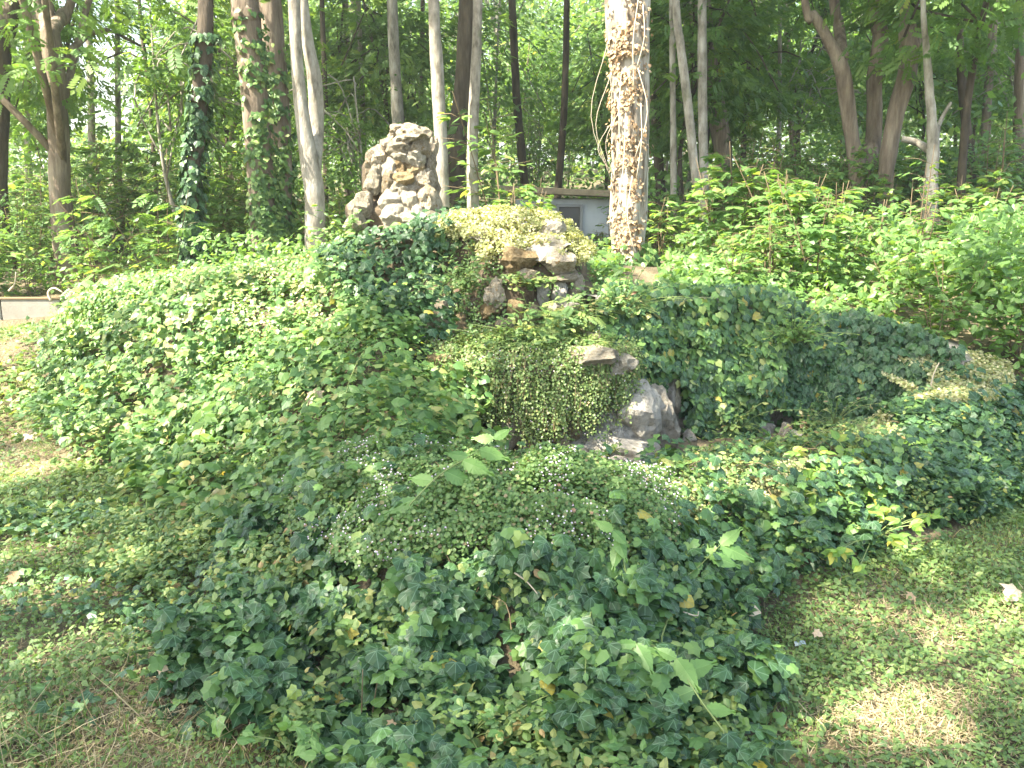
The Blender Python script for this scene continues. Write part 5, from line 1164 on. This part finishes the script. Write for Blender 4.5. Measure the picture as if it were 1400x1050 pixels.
for px, py, s, lab, t in [(1010, 838, 30, "large pale dead maple leaf caught in ivy at the mound's right side", 1), (1386, 812, 34, "pale curled maple leaf lying on the lawn at the right edge", 1), (437, 540, 30, "tan dead leaf caught on the left ivy slope", .8),
                          (28, 792, 24, "rust brown dead leaf on the ground at the left edge", .2), (1245, 820, 16, "small brown dead leaf on the lawn", .5), (222, 920, 16, "small tan leaf lying on dark ivy at lower left", .9), (1110, 870, 14, "beige leaf on the lawn's shaded strip", .8),
                          (820, 945, 30, "yellow-brown withered leaf on the mound front", .8), (905, 968, 28, "crumpled tan leaf low on the mound's right", .7), (965, 950, 22, "orange-red withered leaf near the mound's lower right corner", .15),
                          (540, 994, 16, "curled brown leaf at the mound's lower left", .5), (402, 728, 16, "orange dying leaf at the left foot of the mound", .4), (578, 938, 15, "small russet leaf on the mound's lower front", .3), (40, 596, 20, "bleached leaf on the sunny ground at left", 1)]:
    p = ground_pt(px, py, .10 if 180 < px < 1060 else .03); o = leafobj(None, "maple", MAPLE, t, p + [0, -.02, .03], (random.uniform(-.3, .3), -.5, .8), (random.uniform(-1, 1), -.3, random.uniform(-.5, .3)), PX(s, p[1]), 'dead')
    o.name = "dead_leaf"; o["label"] = lab; o["category"] = "leaf"
for i, (px, py, s, lab) in enumerate([(304, 646, 14, "upper yellow flower on the left ground"), (316, 650, 10, "small yellow flower beside the upper one on the left"), (148, 742, 13, "leftmost yellow flower in the weeds"), (164, 737, 11, "yellow flower right beside the leftmost one"), (402, 724, 13, "yellow flower at the mound's left foot"), (378, 764, 15, "star shaped yellow flower in ivy at lower left"), (324, 790, 14, "lowest yellow flower on the left")]):
    p = ground_pt(px, py, .09); root = thing("yellow_flower", lab, "flower", p - [0, 0, .09]); link("stem", mesh_np("stem", *tube(np.array([[0, 0, 0], [.0, 0, .05], [0, -.005, .088]]), .0012, 4)), M['greenstem'], root)
    v, f = STAR; o = link("petals", mesh_np("petals", v, f, np.stack([v[:, 0], v[:, 1], np.full(len(v), .5)], -1)), M['yellow'], root); sc = PX(s, p[1]); o.scale = (sc,) * 3; o.location = (0, -.005, .09); o.rotation_euler = (.6, 0, i)
def stick(label, pts, rad, name="twig", mat='twig', cat="twig"):
    path = catmull(np.array(pts), 14); g = path[0]; root_o = link(name, mesh_np(name, *[(v - g, f) for v, f in [tube(path, np.linspace(rad, rad * .6, 14), 6, .15, 3)]][0], smooth_shade=True), M[mat]); root_o.location = g.tolist()
    root_o["label"] = label; root_o["category"] = cat; return root_o
stick("short bleached twig lying across the mound front", [at(703, 783, 2.72), at(720, 795, 2.71), at(735, 812, 2.69)], .0035)
stick("thin bare stem poking out at the mound's right", [at(895, 820, 2.75), at(930, 835, 2.72), at(952, 842, 2.70), at(955, 836, 2.70)], .0035)
stick("pale bent twig at the bottom centre of the mound", [at(758, 1026, 2.35), at(775, 1040, 2.33), at(800, 1052, 2.32)], .004)
stick("curved dry stalk standing on the right end of the rim", [at(1272, 528, 4.95), at(1278, 508, 4.95), at(1284, 496, 4.95)], .004)
stick("long thin stem lying on ivy at lower left", [at(365, 835, 3.0), at(395, 865, 2.9), at(412, 888, 2.85)], .0025)
stick("upright brown dock stalk left of centre at the bottom", [at(490, 1045, 2.42), at(494, 980, 2.42), at(496, 915, 2.42)], .003, mat='stem')
stick("second brown dock stalk beside the first at the bottom", [at(503, 1040, 2.44), at(508, 985, 2.44), at(516, 930, 2.46)], .003, mat='stem')
stick("curved bleached branch looping above the low concrete wall", [at(70, 412, 8.9), at(66, 400, 8.9), at(74, 394, 8.9), at(86, 400, 8.9)], .015)
stick("forked grey branch leaning over the low wall at far left", [at(12, 398, 9.2), at(20, 388, 9.2), at(22, 372, 9.2)], .012)
stick("left of two pale dry stalks in the undergrowth at right", [at(1225, 455, 6.9), at(1235, 420, 6.9), at(1251, 385, 6.9)], .006)
stick("right of two pale dry stalks in the undergrowth at right", [at(1231, 452, 7.0), at(1243, 420, 7.0), at(1254, 395, 7.0)], .006)
# dry grass tuft bottom left
n = 750; ang = rng.normal(size=n) * .9; bx = rng.normal(size=n) * .30 - 1.36; by = rng.normal(size=n) * .22 + 2.10; P = np.stack([bx, by, H(bx, by)], -1)
T = np.stack([rng.normal(size=n) * .9 + .4, rng.normal(size=n) * .6, .25 + rng.random(n) * .6], -1)
tuft = thing("dry_grass_tuft", "tangled tuft of dry straw coloured grass at the bottom left corner", "grass tuft", (-1.28, 2.12, 0))
link("straws", leaf_mesh("straws", [leaf_arrays((BLADE[0] * [.25, 1, 1], BLADE[1]), rel(tuft, P), rng.normal(size=(n, 3)), T, rng.uniform(.08, .30, n), rng.random(n))]), M['straw'], tuft, kind="stuff")
# scrap of paper on the lawn
p = ground_pt(1094, 882, .02); sc_ = thing("paper_scrap", "tiny crumpled pale blue scrap of litter on the lawn", "litter", p)
v = np.array([(-.02, -.006, 0), (.0, -.012, .01), (.022, -.004, .002), (.018, .010, .012), (-.004, .014, .002), (-.02, .008, .01), (0, 0, .018)]); link("sheet", mesh_np("sheet", np.vstack([v, v - [0, 0, .002]]), np.array([(6, i, (i + 1) % 6) for i in range(6)] + [(13, 7 + (i + 1) % 6, 7 + i) for i in range(6)])), plain("paper", (.62, .72, .8), .7), sc_)
# stones in the lawn
stone(None, ground_pt(1290, 975), (.055, .04, .012), M['tufa_pale'], (0, 0, .3), "flat_stone"); o = bpy.data.objects["flat_stone"]; o["label"] = "pale flat stone half sunk in the sunlit lawn"; o["category"] = "stone"
# haze volume added to lift the shadows and brighten the wood
hm, hnt, hout = newmat("haze"); hv = N_(hnt, "ShaderNodeVolumePrincipled"); hv.inputs["Color"].default_value = (.93, .97, .90, 1); hv.inputs["Density"].default_value = .0024; hv.inputs["Anisotropy"].default_value = .3
hnt.links.new(hv.outputs[0], hout.inputs["Volume"])
bpy.ops.mesh.primitive_cube_add(size=1, location=(0, 150, 15)); hz = bpy.context.object; hz.name = "haze"; hz.scale = (900, 1100, 40); hz.data.materials.append(hm); hz["kind"] = "stuff"
# dry straw; the first two patches put sunlight into the ground colour
for lab, cx, cy, a, b, n in [("dry straw standing in for the sun patch on the open ground at left", 30, 560, 130, 110, 26000), ("dry straw standing in for the sun patch on the lawn at lower right", 1250, 985, 130, 60, 5500), ("thin dry litter on the upper lawn", 1260, 830, 140, 40, 5000), ("dry litter under the weeds at lower left", 160, 960, 170, 80, 5000)]:
    qx = cx + rng.normal(size=n) * a * .6; qy = cy + rng.normal(size=n) * b * .6; P = np.array([atz(u, v, .04) for u, v in zip(qx, qy)]); P[:, 2] = H(P[:, 0], P[:, 1]) + .006 + rng.random(n) * .02
    o = link("litter_and_sun_patch", leaf_mesh("litter_and_sun_patch", [leaf_arrays((BLADE[0] * [1.6, 1, .5], BLADE[1]), P, np.array([0, 0, 1.]) + rng.normal(size=(n, 3)) * .3, rng.normal(size=(n, 3)) * [1, 1, .15], rng.uniform(.015, .05, n), rng.random(n))]), M['straw'], kind="stuff"); o["label"] = lab
# weeds rooted on the grotto
def weed(label, px, py, Y, n, spread, size, tpl, mat, seed):
    r = np.random.default_rng(seed); g = at(px, py, Y); root = thing("rock_weed", label, "weed", g); st__, P, N, T, S = [], [], [], [], []
    for i in range(n):
        tip = g + np.array([r.normal() * spread, -abs(r.normal()) * spread * .7, abs(r.normal()) * spread * .8 + .03]); path = catmull([g, (g + tip) / 2 + [0, 0, .04], tip], 6); st__.append(tube(path, .0018, 4))
        for t in (2, 3, 4, 5, 5):
            P.append(path[t]); d = r.normal(size=3) * [1, 1, .3] + [0, -.5, -.2]; N.append(np.array([0, -.3, 1.]) + r.normal(size=3) * .3); T.append(d); S.append(size * r.uniform(.6, 1.2))
    P, N, T = map(np.array, (P, N, T))
    link("stem", mesh_np("stem", *[(rel(root, v), f) for v, f in [tjoin(st__)]][0]), M['greenstem'], root, kind="stuff")
    link("foliage", leaf_mesh("foliage", [leaf_arrays(tpl, rel(root, P), N, T, np.array(S), r.random(len(P)))]), M[mat], root, kind="stuff")
for i, a in enumerate([("leafy light green weed on the ledge, centre of the grotto", 735, 480, 5.2, 46, .16, .055, OVATE, 'cover'), ("feathery weed at the back of the ledge, below the ochre rock", 770, 462, 5.4, 30, .12, .09, PINN, 'cover'),
        ("small leafy weed on the ledge's left", 690, 478, 5.2, 22, .10, .045, OVATE, 'cover'), ("green weed in the cleft between the upper grotto rocks", 725, 400, 5.6, 24, .08, .035, ROUND, 'cover'),
        ("trailing weed right of the upper grotto rocks", 805, 440, 5.55, 40, .14, .04, OVATE, 'toad'), ("bushy weed on the grotto's left flank above the dark recess", 640, 400, 5.65, 46, .14, .04, OVATE, 'toad'),
        ("weed at the foot of the grey buttress", 830, 628, 4.95, 16, .07, .03, OVATE, 'cover'), ("weed against the base of the bare wall patch", 1005, 590, 5.55, 20, .10, .04, OVATE, 'cover'),
        ("pale leafy sprays spilling over the wall top between the two ivy sheets", 1085, 470, 5.6, 60, .15, .04, OVATE, 'under'), ("pale sprays hanging at the top left of the back wall", 850, 430, 5.4, 50, .16, .035, OVATE, 'ivy_pale'), ("pale weed in the corner right of the bare wall patch", 1100, 590, 5.6, 26, .12, .035, OVATE, 'toad'), ("tall spindly weed before the right part of the back wall", 1140, 580, 5.3, 14, .14, .03, OVATE, 'toad'),
        ("leafy sprig between the cairn and the bank", 470, 335, 6.5, 30, .14, .05, OVATE, 'under')]): weed(*a, 400 + i)
# say where each sapling and background tree stands
LAND = [(20, "far left edge"), (82, "forked far left trunk"), (140, "slim pale left trunk"), (200, "wiry stem at left"), (268, "ivy wrapped dark trunk"), (322, "left of the stout ivy footed pair"), (374, "stout ivy footed pair"), (430, "split pale trunk"), (500, "left of the cairn"), (550, "cairn"),
        (606, "pale trunk by the cairn"), (648, "slim pale trunk over the grotto"), (720, "hut's left end"), (780, "hut window"), (862, "bleached trunk"), (921, "thin trunk by the bleached one"), (962, "close pale pair"), (1010, "right of the close pale pair"), (1060, "wiry pale stem"), (1110, "left of the big fork"),
        (1178, "big forked trunk"), (1225, "dark leaning trunk"), (1272, "knobbly pale trunk"), (1328, "thin dark right trunk"), (1392, "right edge")]
DEPTH = [(6.6, "nearest row"), (7.4, "second row"), (8.6, "third row"), (10, "fourth row"), (12, "fifth row"), (15, "far row"), (19, "farther row"), (25, "deep in the wood"), (35, "deeper in the wood"), (50, "very deep in the wood"), (70, "towards the wood's far edge"), (999, "at the wood's edge")]
for o in bpy.data.objects:
    if o.get("group") and o.name.split(".")[0] in ("sapling", "young_tree", "forest_tree"):
        l = o.location; px = float(proj(np.array(l))[0]); ld = min(LAND, key=lambda q: abs(q[0] - px))[1]; dp = next(t for d_, t in DEPTH if l.y < d_)
        kd = {"sapling": o["label"].split(" in the")[0], "young_tree": "layered green understorey tree", "forest_tree": o["label"].split(" deep")[0]}[o.name.split(".")[0]]
        o["label"] = kd + ", " + dp + ", by the " + ld if not ld.startswith(("left", "right of")) else kd + ", " + dp + ", " + ld
        if len(o["label"].split()) > 16: o["label"] = o["label"].replace("deep in the wood", "deep in").replace("slim pale trunk over the grotto", "slim trunk over the grotto").replace(" trunked tree", " tree")
print("TRIS", sum(len(m_.polygons) for m_ in bpy.data.meshes), "OBJ", len(bpy.data.objects))
for nm_ in list(bpy.data.objects):
    if nm_.get("label") == "x": bpy.data.objects.remove(nm_)
